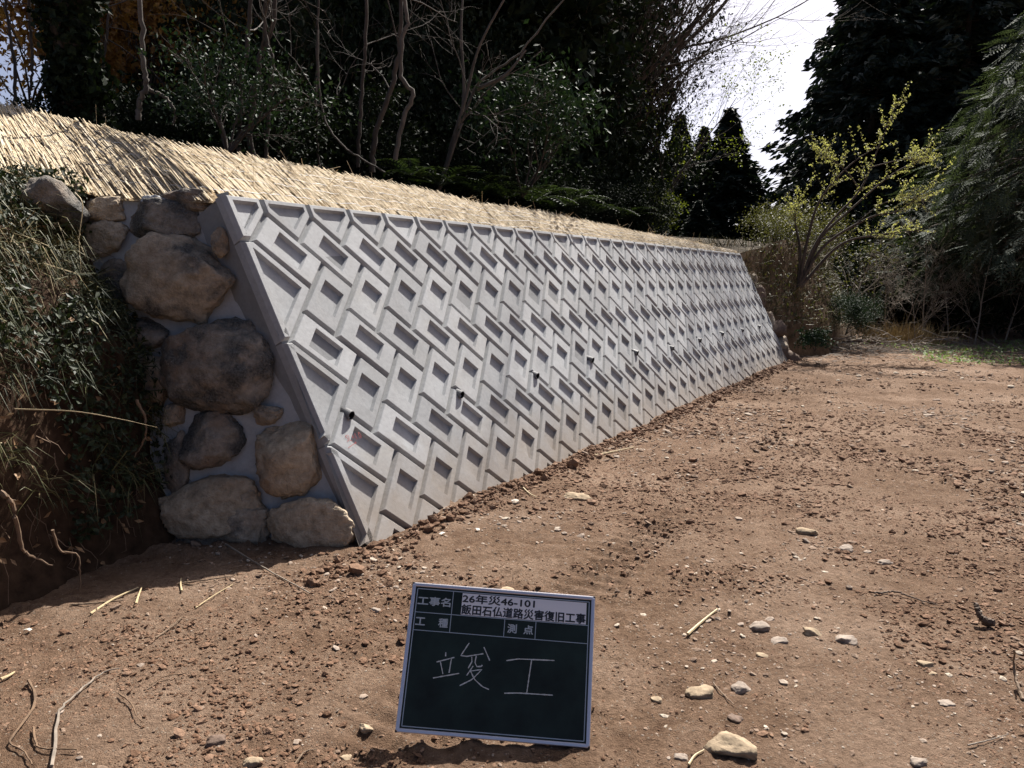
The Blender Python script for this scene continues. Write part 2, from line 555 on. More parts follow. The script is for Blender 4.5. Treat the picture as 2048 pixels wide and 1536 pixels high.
def ground_z(X, Y):
    X = np.asarray(X, float); Y = np.asarray(Y, float)
    z = .020 * fbm(X * .7, Y * .7, oct=3, seed=1)
    rough = np.clip(.55 + 1.8 * fbm(X * .55 + 9, Y * .9 + 2, oct=3, seed=3), .15, 1.35)
    z = z + rough * .017 * fbm(X * 5, Y * 5, oct=4, seed=11, gain=.6)
    z = z + rough * .026 * np.abs(fbm(X * 15, Y * 15, oct=4, seed=21, gain=.7))
    z = z + np.clip(rough - .35, 0, 1) * .045 * np.clip(fbm(X * 11 + 3, Y * 11, oct=4, seed=27, gain=.75) - .08, 0, 1)
    z = z + (.35 + .65 * np.clip(rough, 0, 1)) * .0105 * fbm(X * 26 + 5, Y * 26, oct=2, seed=35, gain=.7)
    # crawler tracks: short ribs pressed into the soil, running along the wall
    s = (X - WB[0]) * WU[0] + (Y - WB[1]) * WU[1]; p = -((X - WB[0]) * WN_H[0] + (Y - WB[1]) * WN_H[1])
    for pc in (1.15, 3.1):
        w = np.exp(-((p - pc - .08 * vnoise(s * .4, s * 0 + pc)) / .17) ** 4)
        on = np.clip(vnoise(s * .5, s * 0 + 7 * pc, seed=4) * 2 + .2, 0, 1)
        z = z + w * on * .012 * np.sin(s * 2 * math.pi / .10)
        z = z - w * .010
    # soil heaped against the foot of the wall
    band = np.exp(-np.clip(p, 0, None) / .16) * np.clip((s + .55) / .5, 0, 1) ** 2 * np.clip((WEND + .6 - s) / .4, 0, 1)
    z = z + band * (.030 + .035 * (fbm(s * 2.3, p * 3, oct=3, seed=31)))
    # the board stands in a shallow level spot
    return z


def spaced(lo, hi, fine_lo, fine_hi, step, grow):
    mid = np.arange(fine_lo, fine_hi, step)
    out = [mid]
    x, d, a = fine_hi, step, []
    while x < hi:
        a.append(x); d *= grow if x < 14 else 1.10; x += d
    a.append(hi); out.append(np.array(a))
    x, d, a = fine_lo, step, []
    while x > lo:
        d *= grow if x > -6 else 1.12; x -= d; a.append(max(x, lo))
    out.insert(0, np.array(a[::-1]))
    return np.unique(np.concatenate(out))


gx = spaced(-600, 600, -2.4, 3.2, .0165, 1.024)
gy = spaced(-60, 1500, 1.75, 4.2, .0140, 1.0115)
XX, YY = np.meshgrid(gx, gy)
fade = np.clip(1 - (np.hypot(XX, YY - 5) - 18) / 20, 0, 1)
ZZ = ground_z(XX, YY) * fade
V = np.stack([XX, YY, ZZ], -1).reshape(-1, 3)
nx, ny = len(gx), len(gy)
i = np.arange(ny - 1)[:, None] * nx + np.arange(nx - 1)[None, :]
Q = np.stack([i, i + 1, i + nx + 1, i + nx], -1).reshape(-1, 4)
kind(link('ground', np_mesh('ground', V, [Q], [M['soil']], True)), 'structure')

# ---- clods and gravel: too many to count
ico_v = np.array([(0, 0, 1)] + [(.894 * math.cos(a), .894 * math.sin(a), .447) for a in np.arange(5) * 2 * math.pi / 5] +
                 [(.894 * math.cos(a), .894 * math.sin(a), -.447) for a in (np.arange(5) + .5) * 2 * math.pi / 5] + [(0, 0, -1)])
ico_f = np.array([(0, 1 + k, 1 + (k + 1) % 5) for k in range(5)] + [(1 + k, 6 + k, 1 + (k + 1) % 5) for k in range(5)] +
                 [(6 + k, 6 + (k + 1) % 5, 1 + (k + 1) % 5) for k in range(5)] + [(11, 6 + (k + 1) % 5, 6 + k) for k in range(5)])


def scatter_lumps(name, P, size, flat, tone, mat, label, rng, smooth=False, sink=.25):
    n = len(P)
    V = np.repeat(ico_v[None], n, 0) * (1 + rng.uniform(-.32, .32, (n, 12, 1)))
    sc = np.stack([size * rng.uniform(.7, 1.4, n), size * rng.uniform(.7, 1.3, n), size * flat * rng.uniform(.75, 1.25, n)], -1)
    V = V * sc[:, None, :]
    a = rng.uniform(0, 2 * math.pi, n); ca, sa = np.cos(a)[:, None], np.sin(a)[:, None]
    x, y = V[..., 0] * ca - V[..., 1] * sa, V[..., 0] * sa + V[..., 1] * ca
    tilt = rng.normal(0, .25, (n, 1))
    V = np.stack([x, y, V[..., 2] + x * tilt], -1) + P[:, None, :] + np.array([0, 0, 1]) * (sc[:, 2] * (1 - 2 * sink))[:, None, None]
    F = (ico_f[None] + np.arange(n)[:, None, None] * 12).reshape(-1, 3)
    me = np_mesh(name, V.reshape(-1, 3), [F], [mat], smooth)
    face_attr(me, 'tone', np.repeat(tone, 20))
    o = link(name, me); kind(o, 'stuff', label); return o


def soil_points(n, rng, dens, near=1.7, far=14):
    """points on the open soil, thinning out with distance so that far ones are larger and fewer"""
    out = []
    while sum(map(len, out)) < n:
        Y = near * (far / near) ** rng.uniform(0, 1, 4000) 
        X = rng.uniform(-.80, .80, 4000) * Y + .03 * Y
        p = -((X - WB[0]) * WN_H[0] + (Y - WB[1]) * WN_H[1])
        s = (X - WB[0]) * WU[0] + (Y - WB[1]) * WU[1]
        ok = ((p > -.02) | (s < -.2)) & ~((X < -1.75) & (Y > 2.9)) & ~((Y > 3.85) & (s < 0)) & ((X > -2.2) | (Y < 3.0))
        d = dens(X, Y)
        ok &= rng.uniform(0, 1, 4000) < d
        out.append(np.stack([X[ok], Y[ok]], -1))
    P = np.concatenate(out)[:n]
    return np.column_stack([P, ground_z(P[:, 0], P[:, 1])])


cl_d = lambda X, Y: np.clip(.10 + 1.8 * fbm(X * 1.1 + 4, Y * 1.5 + 8, oct=4, seed=41) ** 3 * 3 + .9 * (fbm(X * 1.1 + 4, Y * 1.5 + 8, oct=4, seed=41) > .11), 0, 1)
P = soil_points(22000, rng, cl_d)
dist = np.hypot(P[:, 0], P[:, 1])
sz = np.clip(rng.lognormal(-5.32, .55, len(P)), .0025, .023) * np.clip(dist / 3.6, .8, 1.7)
scatter_lumps('soil_clods', P, sz, .6, rng.uniform(0, 1, len(P)) ** 1.3, M['clod'], 'crumbly reddish brown soil clods strewn over the bare ground', rng, False, .36)
P = soil_points(32000, rng, lambda X, Y: np.clip(.12 + 2.6 * fbm(X * 1.1 + 4, Y * 1.6 + 8, oct=4, seed=43), .03, 1), far=9)
oc_v = np.array([(1, 0, 0), (0, 1, 0), (-1, 0, 0), (0, -1, 0), (0, 0, 1)], float); oc_f = np.array([(0, 1, 4), (1, 2, 4), (2, 3, 4), (3, 0, 4)])
n = len(P); dist = np.hypot(P[:, 0], P[:, 1])
sz = np.clip(rng.lognormal(-5.75, .55, n), .0015, .011) * np.clip(dist / 2.8, .8, 2.4)
V = np.repeat(oc_v[None], n, 0) * (1 + rng.uniform(-.4, .4, (n, 5, 1))); a = rng.uniform(0, 6.28, n)
x, y = V[..., 0] * np.cos(a)[:, None] - V[..., 1] * np.sin(a)[:, None], V[..., 0] * np.sin(a)[:, None] + V[..., 1] * np.cos(a)[:, None]
V = np.stack([x, y, V[..., 2] * rng.uniform(.3, .75, (n, 1))], -1); V[:, 4, :2] += rng.uniform(-.6, .6, (n, 2)); V = V * np.where(rng.uniform(0, 1, (n, 1, 1)) < .5, np.array([1.3, .8, 1]), np.array([.8, 1.3, 1]))
V = V * sz[:, None, None] + P[:, None, :] - np.array([0, 0, .001])
me = np_mesh('soil_crumbs', V.reshape(-1, 3), [(oc_f[None] + np.arange(n)[:, None, None] * 5).reshape(-1, 3)], [M['clod']])
face_attr(me, 'tone', np.repeat(rng.uniform(0, 1, n), 4))
kind(link('soil_crumbs', me), 'stuff', 'fine soil crumbs and grit covering the bare ground')
# a rim of clods along the foot of the wall
s = rng.uniform(-.5, WEND + .4, 3600); pp = np.abs(rng.normal(0, .085, 3600)) + .008
P = WB[None] + WU[None] * s[:, None] - WN_H[None] * pp[:, None]; P[:, 2] = ground_z(P[:, 0], P[:, 1])
scatter_lumps('soil_clods', P, np.clip(rng.lognormal(-4.75, .5, 3600), .004, .04), .85, rng.uniform(0, .9, 3600), M['clod'],
              'loose soil clods heaped along the foot of the concrete block wall', rng)
P = soil_points(8500, rng, lambda X, Y: np.clip(.3 + 1.2 * fbm(X * .9 + 1, Y * .9 + 5, oct=3, seed=51), .05, 1))
dist = np.hypot(P[:, 0], P[:, 1])
sz = np.clip(rng.lognormal(-5.2, .5, len(P)), .003, .020) * np.clip(dist / 3.5, .8, 2.0)
scatter_lumps('gravel', P, sz, .5, rng.uniform(0, 1, len(P)) ** 1.6, M['gravel'], 'small flat gravel pressed into the reddish soil', rng, False, .42)

# ================================================================== THE BLOCK WALL
wall = empty('retaining_wall')
wall.matrix_world = Matrix([[WU[k], WV[k], WNRM[k], WB[k]] for k in range(3)] + [[0, 0, 0, 1]])
tag(wall, 'long leaning grey concrete block wall with diamond recesses below the straw slope', 'retaining wall')
WD, LN = .2475, .4276
A_ = np.array([1, -1]) / math.sqrt(2); B_ = np.array([-1, -1]) / math.sqrt(2)
PITCHS = .35
T_A = np.array([.1773, 1.986])


def left_edge(t):
    return -.004 - .0357 * t


def right_edge(t):
    return WEND - .05 + .0525 * t


def clip_poly(P, edge, keep_less):
    out = []
    n = len(P)
    f = lambda q: (edge(q[1]) - q[0]) * (1 if keep_less else -1)
    for k in range(n):
        a, b = P[k], P[(k + 1) % n]
        fa, fb = f(a), f(b)
        if fa >= 0:
            out.append(a)
        if fa * fb < 0:
            out.append(a + (b - a) * fa / (fa - fb))
    return np.array(out)


def inset(P, d):
    """inset a convex counter-clockwise polygon; d scalar or one value per edge"""
    n = len(P); d = np.broadcast_to(d, (n,))
    E = np.roll(P, -1, 0) - P
    E = E / np.linalg.norm(E, axis=1)[:, None]
    Nn = np.stack([-E[:, 1], E[:, 0]], -1)
    out = []
    for k in range(n):
        j = (k - 1) % n
        a = np.array([Nn[j], Nn[k]]); rhs = np.array([Nn[j] @ P[j] + d[j], Nn[k] @ P[k] + d[k]])
        out.append(np.linalg.solve(a, rhs))
    return np.array(out)


def area(P):
    x, y = P[:, 0], P[:, 1]
    return .5 * np.sum(x * np.roll(y, -1) - np.roll(x, -1) * y)


def block_mesh(name, P, recess=None, depth=.025, mat=None):
    """P lattice polygon (ccw). recess: polygon on the face or None"""
    n = len(P)
    rings = [(inset(P, .003), -.075), (inset(P, .0055), -.030), (inset(P, .0165), -.0035), (inset(P, .0205), 0.0)]
    if recess is not None:
        rings += [(recess, 0.0), (inset(recess, .0015), -.002), (inset(recess, .009), -depth)]
    V, F = [], []
    off = []
    for poly, q in rings:
        off.append(sum(len(r) for r, _ in rings[:len(off)]))
        V += [(x, y, q) for x, y in poly]
    for r in range(len(rings) - 1):
        for k in range(n):
            j = (k + 1) % n
            F.append((off[r] + k, off[r] + j, off[r + 1] + j, off[r + 1] + k))
    last = [tuple(off[-1] + k for k in range(n))]
    me = np_mesh(name, np.array(V), [np.array(F), np.array(last)], [mat or M['block']])
    return me


def add_block(nm, me, at_s, rngb):
    o = link(nm, me, wall)
    o.location = (at_s[0], at_s[1], rngb.normal(0, .0022))
    o.rotation_euler = (rngb.normal(0, .004), rngb.normal(0, .004), rngb.normal(0, .003))
    return o


rb = np.random.default_rng(3)
rectA = np.array([[0, 0] * 1, WD * B_, WD * B_ + LN * A_, LN * A_])
rectB = np.array([[0, 0] * 1, LN * B_, LN * B_ + WD * A_, WD * A_])
ctA, ctB = rectA.mean(0), rectB.mean(0)
RL, RW = .205, .147


def rec_poly(ct, ld, wd):
    return np.array([ct - ld * RL / 2 - wd * RW / 2, ct - ld * RL / 2 + wd * RW / 2, ct + ld * RL / 2 + wd * RW / 2, ct + ld * RL / 2 - wd * RW / 2])


recA = rec_poly(np.zeros(2), A_, B_)
recB = np.array([-A_ * RW / 2 - B_ * RL / 2, -A_ * RW / 2 + B_ * RL / 2, A_ * RW / 2 + B_ * RL / 2, A_ * RW / 2 - B_ * RL / 2])
if area(rectA) < 0: rectA = rectA[::-1]
if area(rectB) < 0: rectB = rectB[::-1]


def match(rec, rect):
    rec = rec if area(rec) > 0 else rec[::-1]
    # start at the corner nearest to the first corner of the outline
    k = int(np.argmin([np.linalg.norm(r - rect[0]) for r in rec]))
    return np.roll(rec, -k, 0)


meA = block_mesh('block_descending', rectA - ctA, match(recA, rectA - ctA))
meB = block_mesh('block_ascending', rectB - ctB, match(recB, rectB - ctB))


def place(poly, ct, me, nm='block'):
    cl = clip_poly(poly, right_edge, True)
    if len(cl) < 3 or area(cl) < .006:
        return
    if abs(area(cl) - area(poly)) < 1e-6:
        add_block(nm, me, ct, rb)
        return
    cc = cl.mean(0); q = cl - cc
    E = np.linalg.norm(np.roll(q, -1, 0) - q, axis=1)
    keep = E > .03
    q = q[keep]
    if len(q) < 3 or area(q) < .01:
        return
    try:
        rec = inset(q, .052)
        ok = area(rec) > .004 and np.all(np.linalg.norm(np.roll(rec, -1, 0) - rec, axis=1) > .03)
    except np.linalg.LinAlgError:
        ok = False
    add_block('end_block', block_mesh('end_block', q, rec if ok else None), cc, rb)


for row in range(4):
    ta = T_A - np.array([0, row * math.sqrt(2) * LN])
    tb = ta + LN * A_
    for k in range(-1, 31):
        sh = np.array([k * PITCHS, 0])
        if ta[0] + sh[0] - WD / math.sqrt(2) > -.05:
            place(rectA + ta + sh, ctA + ta + sh, meA)
        if row < 3 and tb[0] + sh[0] - LN / math.sqrt(2) > .1:
            place(rectB + tb + sh, ctB + tb + sh, meB)
# caps
hp = PITCHS / 2
vb = T_A + WD * B_                      # bottom of the V
cap = np.array([[0, vb[1]], [hp, vb[1] + hp], [hp, WTOP], [-hp, WTOP], [-hp, vb[1] + hp]])
capc = np.array([0, 2.0])
cap0 = cap - capc
cap_rec = inset(cap0, np.array([.056, .040, .042, .040, .056]))
me_cap = block_mesh('cap_block', cap0, cap_rec)
for k in range(1, 31):
    cs = vb[0] + k * PITCHS
    poly = cap + np.array([cs, 0])
    cl = clip_poly(poly, right_edge, True)
    if area(cl) > area(poly) - 1e-5:
        add_block('cap_block', me_cap, (cs, capc[1]), rb)
    elif area(cl) > .01:
        q = cl - cl.mean(0)
        add_block('cap_block', block_mesh('cap_block_end', q, inset(q, .045)), cl.mean(0), rb)
# near-end pieces
le = left_edge
q = np.array([[le(vb[1]), vb[1]], [vb[0] + .005, vb[1]], [vb[0] + hp, vb[1] + hp], [vb[0] + hp, WTOP], [le(WTOP), WTOP]])
o = add_block('end_block', block_mesh('end_cap', q - q.mean(0), inset(q - q.mean(0), np.array([.034, .05, .04, .042, .048]))), q.mean(0), rb)
for row in range(3):
    t0 = vb[1] - row * math.sqrt(2) * LN; t1 = t0 - math.sqrt(2) * LN; tm = (t0 + t1) / 2
    q = np.array([[le(t1), t1], [vb[0] + .012, t1], [vb[0] + LN / math.sqrt(2), tm], [vb[0] + .012, t0], [le(t0), t0]])
    c0 = q.mean(0)
    add_block('end_block', block_mesh('end_block', q - c0, inset(q - c0, np.array([.05, .062, .052, .05, .052]))), c0, rb)

# body behind the blocks
b = MB()
P2 = np.array([[le(-.3) + .01, -.3], [right_edge(-.3) - .01, -.3], [right_edge(WTOP) - .01, WTOP - .004], [le(WTOP) + .01, WTOP - .004]])
Vv = [(x, y, -.027) for x, y in P2] + [(x, y, -.28) for x, y in P2]
b.add(Vv, [(0, 1, 2, 3), (7, 6, 5, 4), (0, 4, 5, 1), (1, 5, 6, 2), (2, 6, 7, 3), (3, 7, 4, 0)])
link('backing', b.mesh('wall_backing', [M['backing']]), wall)
# drain pipes
ax = np.array([-.20, -.62, .76])


def pipe_mesh():
    ro, ri, Lp = .0265, .0230, .029
    b = MB()
    th = np.arange(20) * 2 * math.pi / 20
    e1 = np.array([1, 0, 0]); e2 = np.cross(ax, e1)
    ring = lambda r, l: np.array([ax * l + e1 * r * math.cos(a) + e2 * r * math.sin(a) for a in th])
    V = np.concatenate([ring(ro, -.11), ring(ro, Lp), ring(ri, Lp), ring(ri, -.05)])
    F = []
    for r in range(3):
        for k in range(20):
            j = (k + 1) % 20
            F.append((r * 20 + k, r * 20 + j, (r + 1) * 20 + j, (r + 1) * 20 + k))
    me = np_mesh('drain_pipe', V, [np.array(F)], [M['pvc'], M['pipe_shade']], False, [0] * 40 + [1] * 20)
    dark_disc = np_mesh('bore_shade', ring(ri, -.045), [np.array([list(range(20))])], [M['pipe_shade']])  # black disc painted in place of the pipe's shaded depth
    return me, dark_disc


pm, pshade = pipe_mesh()
for k in range(10):
    o = link('drain_pipe', pm, wall)
    o.location = (.205 + 1.05 * k, .728 + rb.normal(0, .01), 0.004)
    o.rotation_euler = (rb.normal(0, .05), 0, rb.normal(0, .05))
    link('bore_shade', pshade, o)


def strokes_mesh(name, strokes, w, mat, z=0.0, jitter=0.0, rs=None):
    """flat ribbons in the xy plane"""
    b = MB()
    for k, S in enumerate(strokes):
        S = np.array(S, float)
        # resample
        seg = np.linalg.norm(np.diff(S, axis=0), axis=1); cum = np.concatenate([[0], np.cumsum(seg)])
        m = max(2, int(cum[-1] / (w * 2.0)) + 1)
        tt = np.linspace(0, cum[-1], m)
        S = np.stack([np.interp(tt, cum, S[:, 0]), np.interp(tt, cum, S[:, 1])], -1)
        T = np.gradient(S, axis=0); T /= np.linalg.norm(T, axis=1)[:, None] + 1e-9
        Nn = np.stack([-T[:, 1], T[:, 0]], -1)
        ww = w * .5 * (np.ones(m) if rs is None else rs.uniform(1 - jitter, 1 + jitter, m))
        L_ = S + Nn * ww[:, None]; R_ = S - Nn * ww[:, None]
        V = np.concatenate([L_, R_]); V = np.column_stack([V, np.full(len(V), z + k * 2e-5)])
        F = [(j, m + j, m + j + 1, j + 1) for j in range(m - 1)]
        b.add(V, F)
    return b.mesh(name, [mat])


def poly_strokes(txt, x, y, h):
    G = {'S': [[(.55, .9), (.3, 1), (.08, .82), (.3, .55), (.52, .3), (.3, 0), (.05, .12)]], 'L': [[(.1, 1), (.1, 0), (.5, 0)]],
         '=': [[(.1, .62), (.5, .62)], [(.1, .36), (.5, .36)]], '1': [[(.3, 1), (.3, 0)]], '.': [[(.25, .08), (.32, 0)]],
         '0': [[(.3, 1), (.1, .7), (.1, .3), (.3, 0), (.5, .3), (.5, .7), (.3, 1)]]}
    out = []
    for c in txt:
        for s in G[c]:
            out.append([(x + px * h, y + py * h) for px, py in s])
        x += .62 * h if c not in '.1' else .45 * h
    return out


st = poly_strokes('SL=1.0', .118, .588, .036)
st += [[(.110, .553), (.182, .572)], [(.172, .577), (.182, .572), (.174, .563)]]
link('red_marking', strokes_mesh('red_marking', st, .0028, M['red'], .0025), wall)['label'] = 'small red handwritten mark beside the nearest drain pipe'

# ================================================================== STONE END WALLS
def boulder(name, size, seed, mat, sub=4, sq=.35, cuts=5, rough=.06):
    import bmesh
    bm = bmesh.new(); bmesh.ops.create_icosphere(bm, subdivisions=sub, radius=1.0)
    V = np.array([v.co[:] for v in bm.verts]); F = np.array([[v.index for v in f.verts] for f in bm.faces]); bm.free()
    r = np.random.default_rng(seed)
    p = 2 + sq * 3
    V = V / (np.sum(np.abs(V) ** p, axis=1) ** (1 / p))[:, None] * .92
    for k in range(cuts):
        n = rand_dirs(r, 1)[0]; d = r.uniform(.66, .88)
        h = V @ n; V = V - np.outer(np.clip(h - d, 0, None) * .9, n)
    V = V * (1 + rough * 2.2 * fbm(V[:, 0] * 1.3 + seed, V[:, 1] * 1.3, V[:, 2] * 1.3, 3, seed))[:, None]
    V = V * (1 + rough * fbm(V[:, 0] * 5 + seed, V[:, 1] * 5, V[:, 2] * 5, 4, seed + 5))[:, None]
    V = V * (1 - rough * 1.1 * np.clip(.28 - np.abs(fbm(V[:, 0] * 1.9 + seed * 2, V[:, 1] * 1.9, V[:, 2] * 1.9, 3, seed + 9)), 0, 1) * 2)[:, None]
    V = V * (1 + rough * .55 * fbm(V[:, 0] * 13, V[:, 1] * 13, V[:, 2] * 13 + seed, 3, seed + 13, .6))[:, None]
    V = V * np.array(size) * .5 * 1.12
    return np_mesh(name, V, [F], [mat], True)


# plane of the near stone wall
SO = np.array([-.74, 3.80, 0.0]); SX = np.array([.9946, -.103, 0.0]); SYH = np.array([.103, .9946, 0.0])
SV = SYH * .25 + np.array([0, 0, 1.0]); SV /= np.linalg.norm(SV)
SNRM = np.cross(SX, SV)       # towards the viewer
stone_wall = empty('stone_wall')
stone_wall.matrix_world = Matrix([[SX[k], SV[k], SNRM[k], SO[k]] for k in range(3)] + [[0, 0, 0, 1]])
tag(stone_wall, 'shaded end wall of big rounded field stones set in mortar, left of the blocks', 'stone wall')


def to_stone_plane(x, y):
    d = ray(x, y); o = np.array([0, 0, CAM_H])
    t = ((SO - o) @ SNRM) / (d @ SNRM); P = o + d * t - SO
    return P @ SX, P @ SV, t


# mortar panel
rows, cols = 70, 60
Vv = np.zeros((rows, cols, 3))
for r in range(rows):
    v = -.25 + (1.92 + .25) * r / (rows - 1)
    z = v * SV[2]
    tt = z / WV[2]
    wp = WB + WU * (left_edge(tt) + .03) + WV * tt + WNRM * (-.038) - SO
    xr = wp @ SX + .01
    u_ = np.linspace(-1.75, xr, cols)
    Vv[r, :, 0] = u_; Vv[r, :, 1] = v
    Vv[r, :, 2] = .022 * fbm(u_ * 4, np.full(cols, v * 4), oct=3, seed=61) + .006 * fbm(u_ * 18, np.full(cols, v * 18), oct=3, seed=62)
    near = np.exp(-(xr - u_) / .16)
    back = ((wp + SO - SO) @ SNRM)
    Vv[r, :, 2] = Vv[r, :, 2] * (1 - near) + near * (back - .02) 
i = np.arange(rows - 1)[:, None] * cols + np.arange(cols - 1)[None, :]
Q = np.stack([i, i + 1, i + cols + 1, i + cols], -1).reshape(-1, 4)
me = np_mesh('mortar', Vv.reshape(-1, 3), [Q], [M['mortar']], True)
link('mortar', me, stone_wall)
# rounded concrete crest on top of the stones
b = MB()
prof = [(-.07, 1.80), (-.05, 1.885), (-.07, 1.915), (-.12, 1.925), (-.32, 1.92), (-.34, 1.80)]
xs = np.linspace(-1.66, -.80, 24)
Vv = []
for k, x in enumerate(xs):
    e = 1 - .05 * max(0, (-1.45 - x) / .2) ** 2 * 4
    for (q, v) in prof:
        Vv.append((x, v * (e if v > 1.85 else 1) + .004 * math.sin(k * 1.7), q))
n = len(prof); F = []
for k in range(len(xs) - 1):
    for j in range(n - 1):
        F.append((k * n + j, (k + 1) * n + j, (k + 1) * n + j + 1, k * n + j + 1))
b.add(Vv, F)
link('coping', b.mesh('coping', [M['mortar']], True), stone_wall)

STONES = [  # px centre, px width, px height, tilt deg, material, squareness, label
    (213, 421, 92, 50, -4, 'stone_tan', .5), (213, 480, 104, 74, 5, 'stone', .3), (373, 402, 128, 44, 6, 'stone_dark', .5),
    (335, 447, 165, 84, 10, 'stone_dark', .6), (457, 496, 30, 56, -8, 'stone', .3), (372, 562, 208, 165, 4, 'stone', .55),
    (234, 577, 64, 112, -6, 'stone_dark', .35), (288, 668, 105, 66, 0, 'stone_dark', .3), (447, 731, 218, 180, 3, 'stone_dark', .45),
    (304, 760, 82, 124, -3, 'stone', .3), (352, 831, 42, 48, 0, 'stone', .3), (430, 880, 114, 110, 0, 'stone_dark', .55),
    (541, 828, 64, 42, -12, 'stone', .5), (587, 918, 138, 142, -10, 'stone_tan', .3), (358, 925, 48, 132, -4, 'stone_dark', .4),
    (430, 1010, 190, 120, -12, 'stone_tan', .6), (487, 1052, 115, 82, -5, 'stone', .6), (627, 1050, 168, 104, -4, 'stone_tan', .6),
    (322, 408, 58, 26, 2, 'mortar', .7), (415, 1075, 130, 60, 0, 'stone_dark', .5), (497, 1000, 40, 60, 20, 'stone', .5)]
for k, (x, y, w, h, a, mt, sq) in enumerate(STONES):
    u_, v_, t = to_stone_plane(x, y)
    sx, sy = w * t / 1500, h * t / 1500
    dp = max(.12, min(.42, .62 * min(sx, sy)))
    me = boulder('stone', (sx, sy, dp), 100 + k * 7, M[mt], 5, sq * .8, 8, .085)
    o = link('stone', me, stone_wall)
    o.location = (u_, v_, dp * (.10 if k != 4 else .75))
    o.rotation_euler = (0, 0, R(-a))

# far end wall: a few stones beyond the right end of the blocks
stone_wall2 = empty('stone_wall', tuple(sp_xy(WEND + .02, .1)))
tag(stone_wall2, 'short stack of brown stones in mortar closing the far right end of the block wall', 'stone wall')
fw = [(1527, 597, 24, 58, 20), (1537, 645, 30, 50, 25), (1556, 660, 42, 40, 10), (1562, 690, 40, 40, 15), (1577, 712, 44, 44, 0), (1512, 562, 22, 40, 20), (1500, 530, 20, 40, 20)]
me = MB()
for k, (x, y, w, h, a) in enumerate(fw):
    d = ray(x, y); zc = None
    # on the fall line just beyond the end of the wall
    best = min(np.linspace(0, 2.0, 80), key=lambda t: abs((lambda q: 768 - 1500 * ((q - [0, 0, CAM_H]) @ np.array([0, sp, cp])) / ((q - [0, 0, CAM_H]) @ np.array([0, cp, -sp])) - y)(WB + WU * (right_edge(t) + .16) + WV * t)))
    P = WB + WU * (right_edge(best) + .15) + WV * best - WNRM * .10
    px_m = 1500 / P[1]
    o = link('stone', boulder('stone', (w / px_m * 1.3, w / px_m * 1.3, h / px_m * 1.05), 300 + k, M['stone' if k % 2 else 'brown_stone'], 3, .5, 9, .09), stone_wall2)
    o.location = tuple(P - np.array(stone_wall2.location)); o.rotation_euler = (R(-12), R(a * .5), k)
b = MB()
Vv = []
for t in np.linspace(-.1, 1.86, 14):
    for sg, q in ((-.02, -.05), (.08, -.07), (.17, -.15), (.20, -.4), (-.02, -.4)):
        Vv.append(WB + WU * (right_edge(t) + sg) + WV * t + WNRM * q - np.array(stone_wall2.location))
F = []
for r in range(13):
    for j in range(4):
        F.append((r * 5 + j, r * 5 + j + 1, (r + 1) * 5 + j + 1, (r + 1) * 5 + j))
b.add(Vv, F, [(65, 66, 67, 68), ] if False else np.zeros((0, 4), int)); b.add([Vv[k] for k in range(65, 70)], [(0, 1, 2, 3, 4)])
link('mortar', b.mesh('far_mortar', [M['mortar']], True), stone_wall2)

# ================================================================== STRAW MAT ON THE SLOPE
def mat_len(s):
    return float(np.interp(s, [-1, 0, 2, 4.5, 7, 9, 10.7], [.64, .61, .50, .39, .29, .19, .06]))


wt = WB + WV * WTOP
base_pts, crest_pts = [], []
for bp, dv in (((-4.3, 4.75, 2.40), (-1.2, 1.45, .74)), ((-3.4, 4.62, 2.15), (-1.2, 1.45, .76)), ((-2.82, 4.52, 2.00), (-1.2, 1.45, .77)), ((-2.36, 4.44, 1.885), (-1.18, 1.42, .755)), ((-1.95, 4.37, 1.875), (-.95, 1.05, .61)),
               (tuple(WB + WU * -.06 + WV * (WTOP - .012) - WNRM * .05), (-.72, .72, .44)), (tuple(WB + WU * .33 + WV * (WTOP - .012) - WNRM * .05), (-.55, .47, .385))):
    base_pts.append(bp); crest_pts.append(tuple(np.array(bp) + np.array(dv)))
for s in np.linspace(.66, WEND + .1, 44):
    p0 = WB + WU * s + WV * (WTOP - .012) - WNRM * .05
    L_ = mat_len(s) + .03 * vnoise(np.array(s * 1.3), np.array(0.))
    base_pts.append(p0); crest_pts.append(p0 + L_ * (WN_H * .819 + np.array([0, 0, .574])))
base_pts = np.array(base_pts, float); crest_pts = np.array(crest_pts, float)
_c = np.concatenate([[0], np.cumsum(np.linalg.norm(np.diff(base_pts, axis=0), axis=1))])
_t = np.linspace(0, _c[-1], 150)
base_pts = np.stack([np.interp(_t, _c, base_pts[:, k]) for k in range(3)], -1)
_cr = np.stack([np.interp(_t, _c, crest_pts[:, k]) for k in range(3)], -1)
_w = np.exp(-((_t[:, None] - _t[None, :]) / .34) ** 2); _w /= _w.sum(1)[:, None]
crest_pts = _w @ _cr
cum = np.concatenate([[0], np.cumsum(np.linalg.norm(np.diff(base_pts, axis=0), axis=1))])


def mat_pt(c, f):
    """c arc length along the lower edge, f 0..1 up the slope"""
    c = np.asarray(c, float); f = np.asarray(f, float)
    lo = np.stack([np.interp(c, cum, base_pts[:, k]) for k in range(3)], -1)
    hi = np.stack([np.interp(c, cum, crest_pts[:, k]) for k in range(3)], -1)
    P = lo + (hi - lo) * f[..., None]
    P[..., 2] += .03 * np.sin(np.clip(f, 0, 1) * math.pi) + .018 * vnoise(c * 1.7, f * 1.5)
    return P


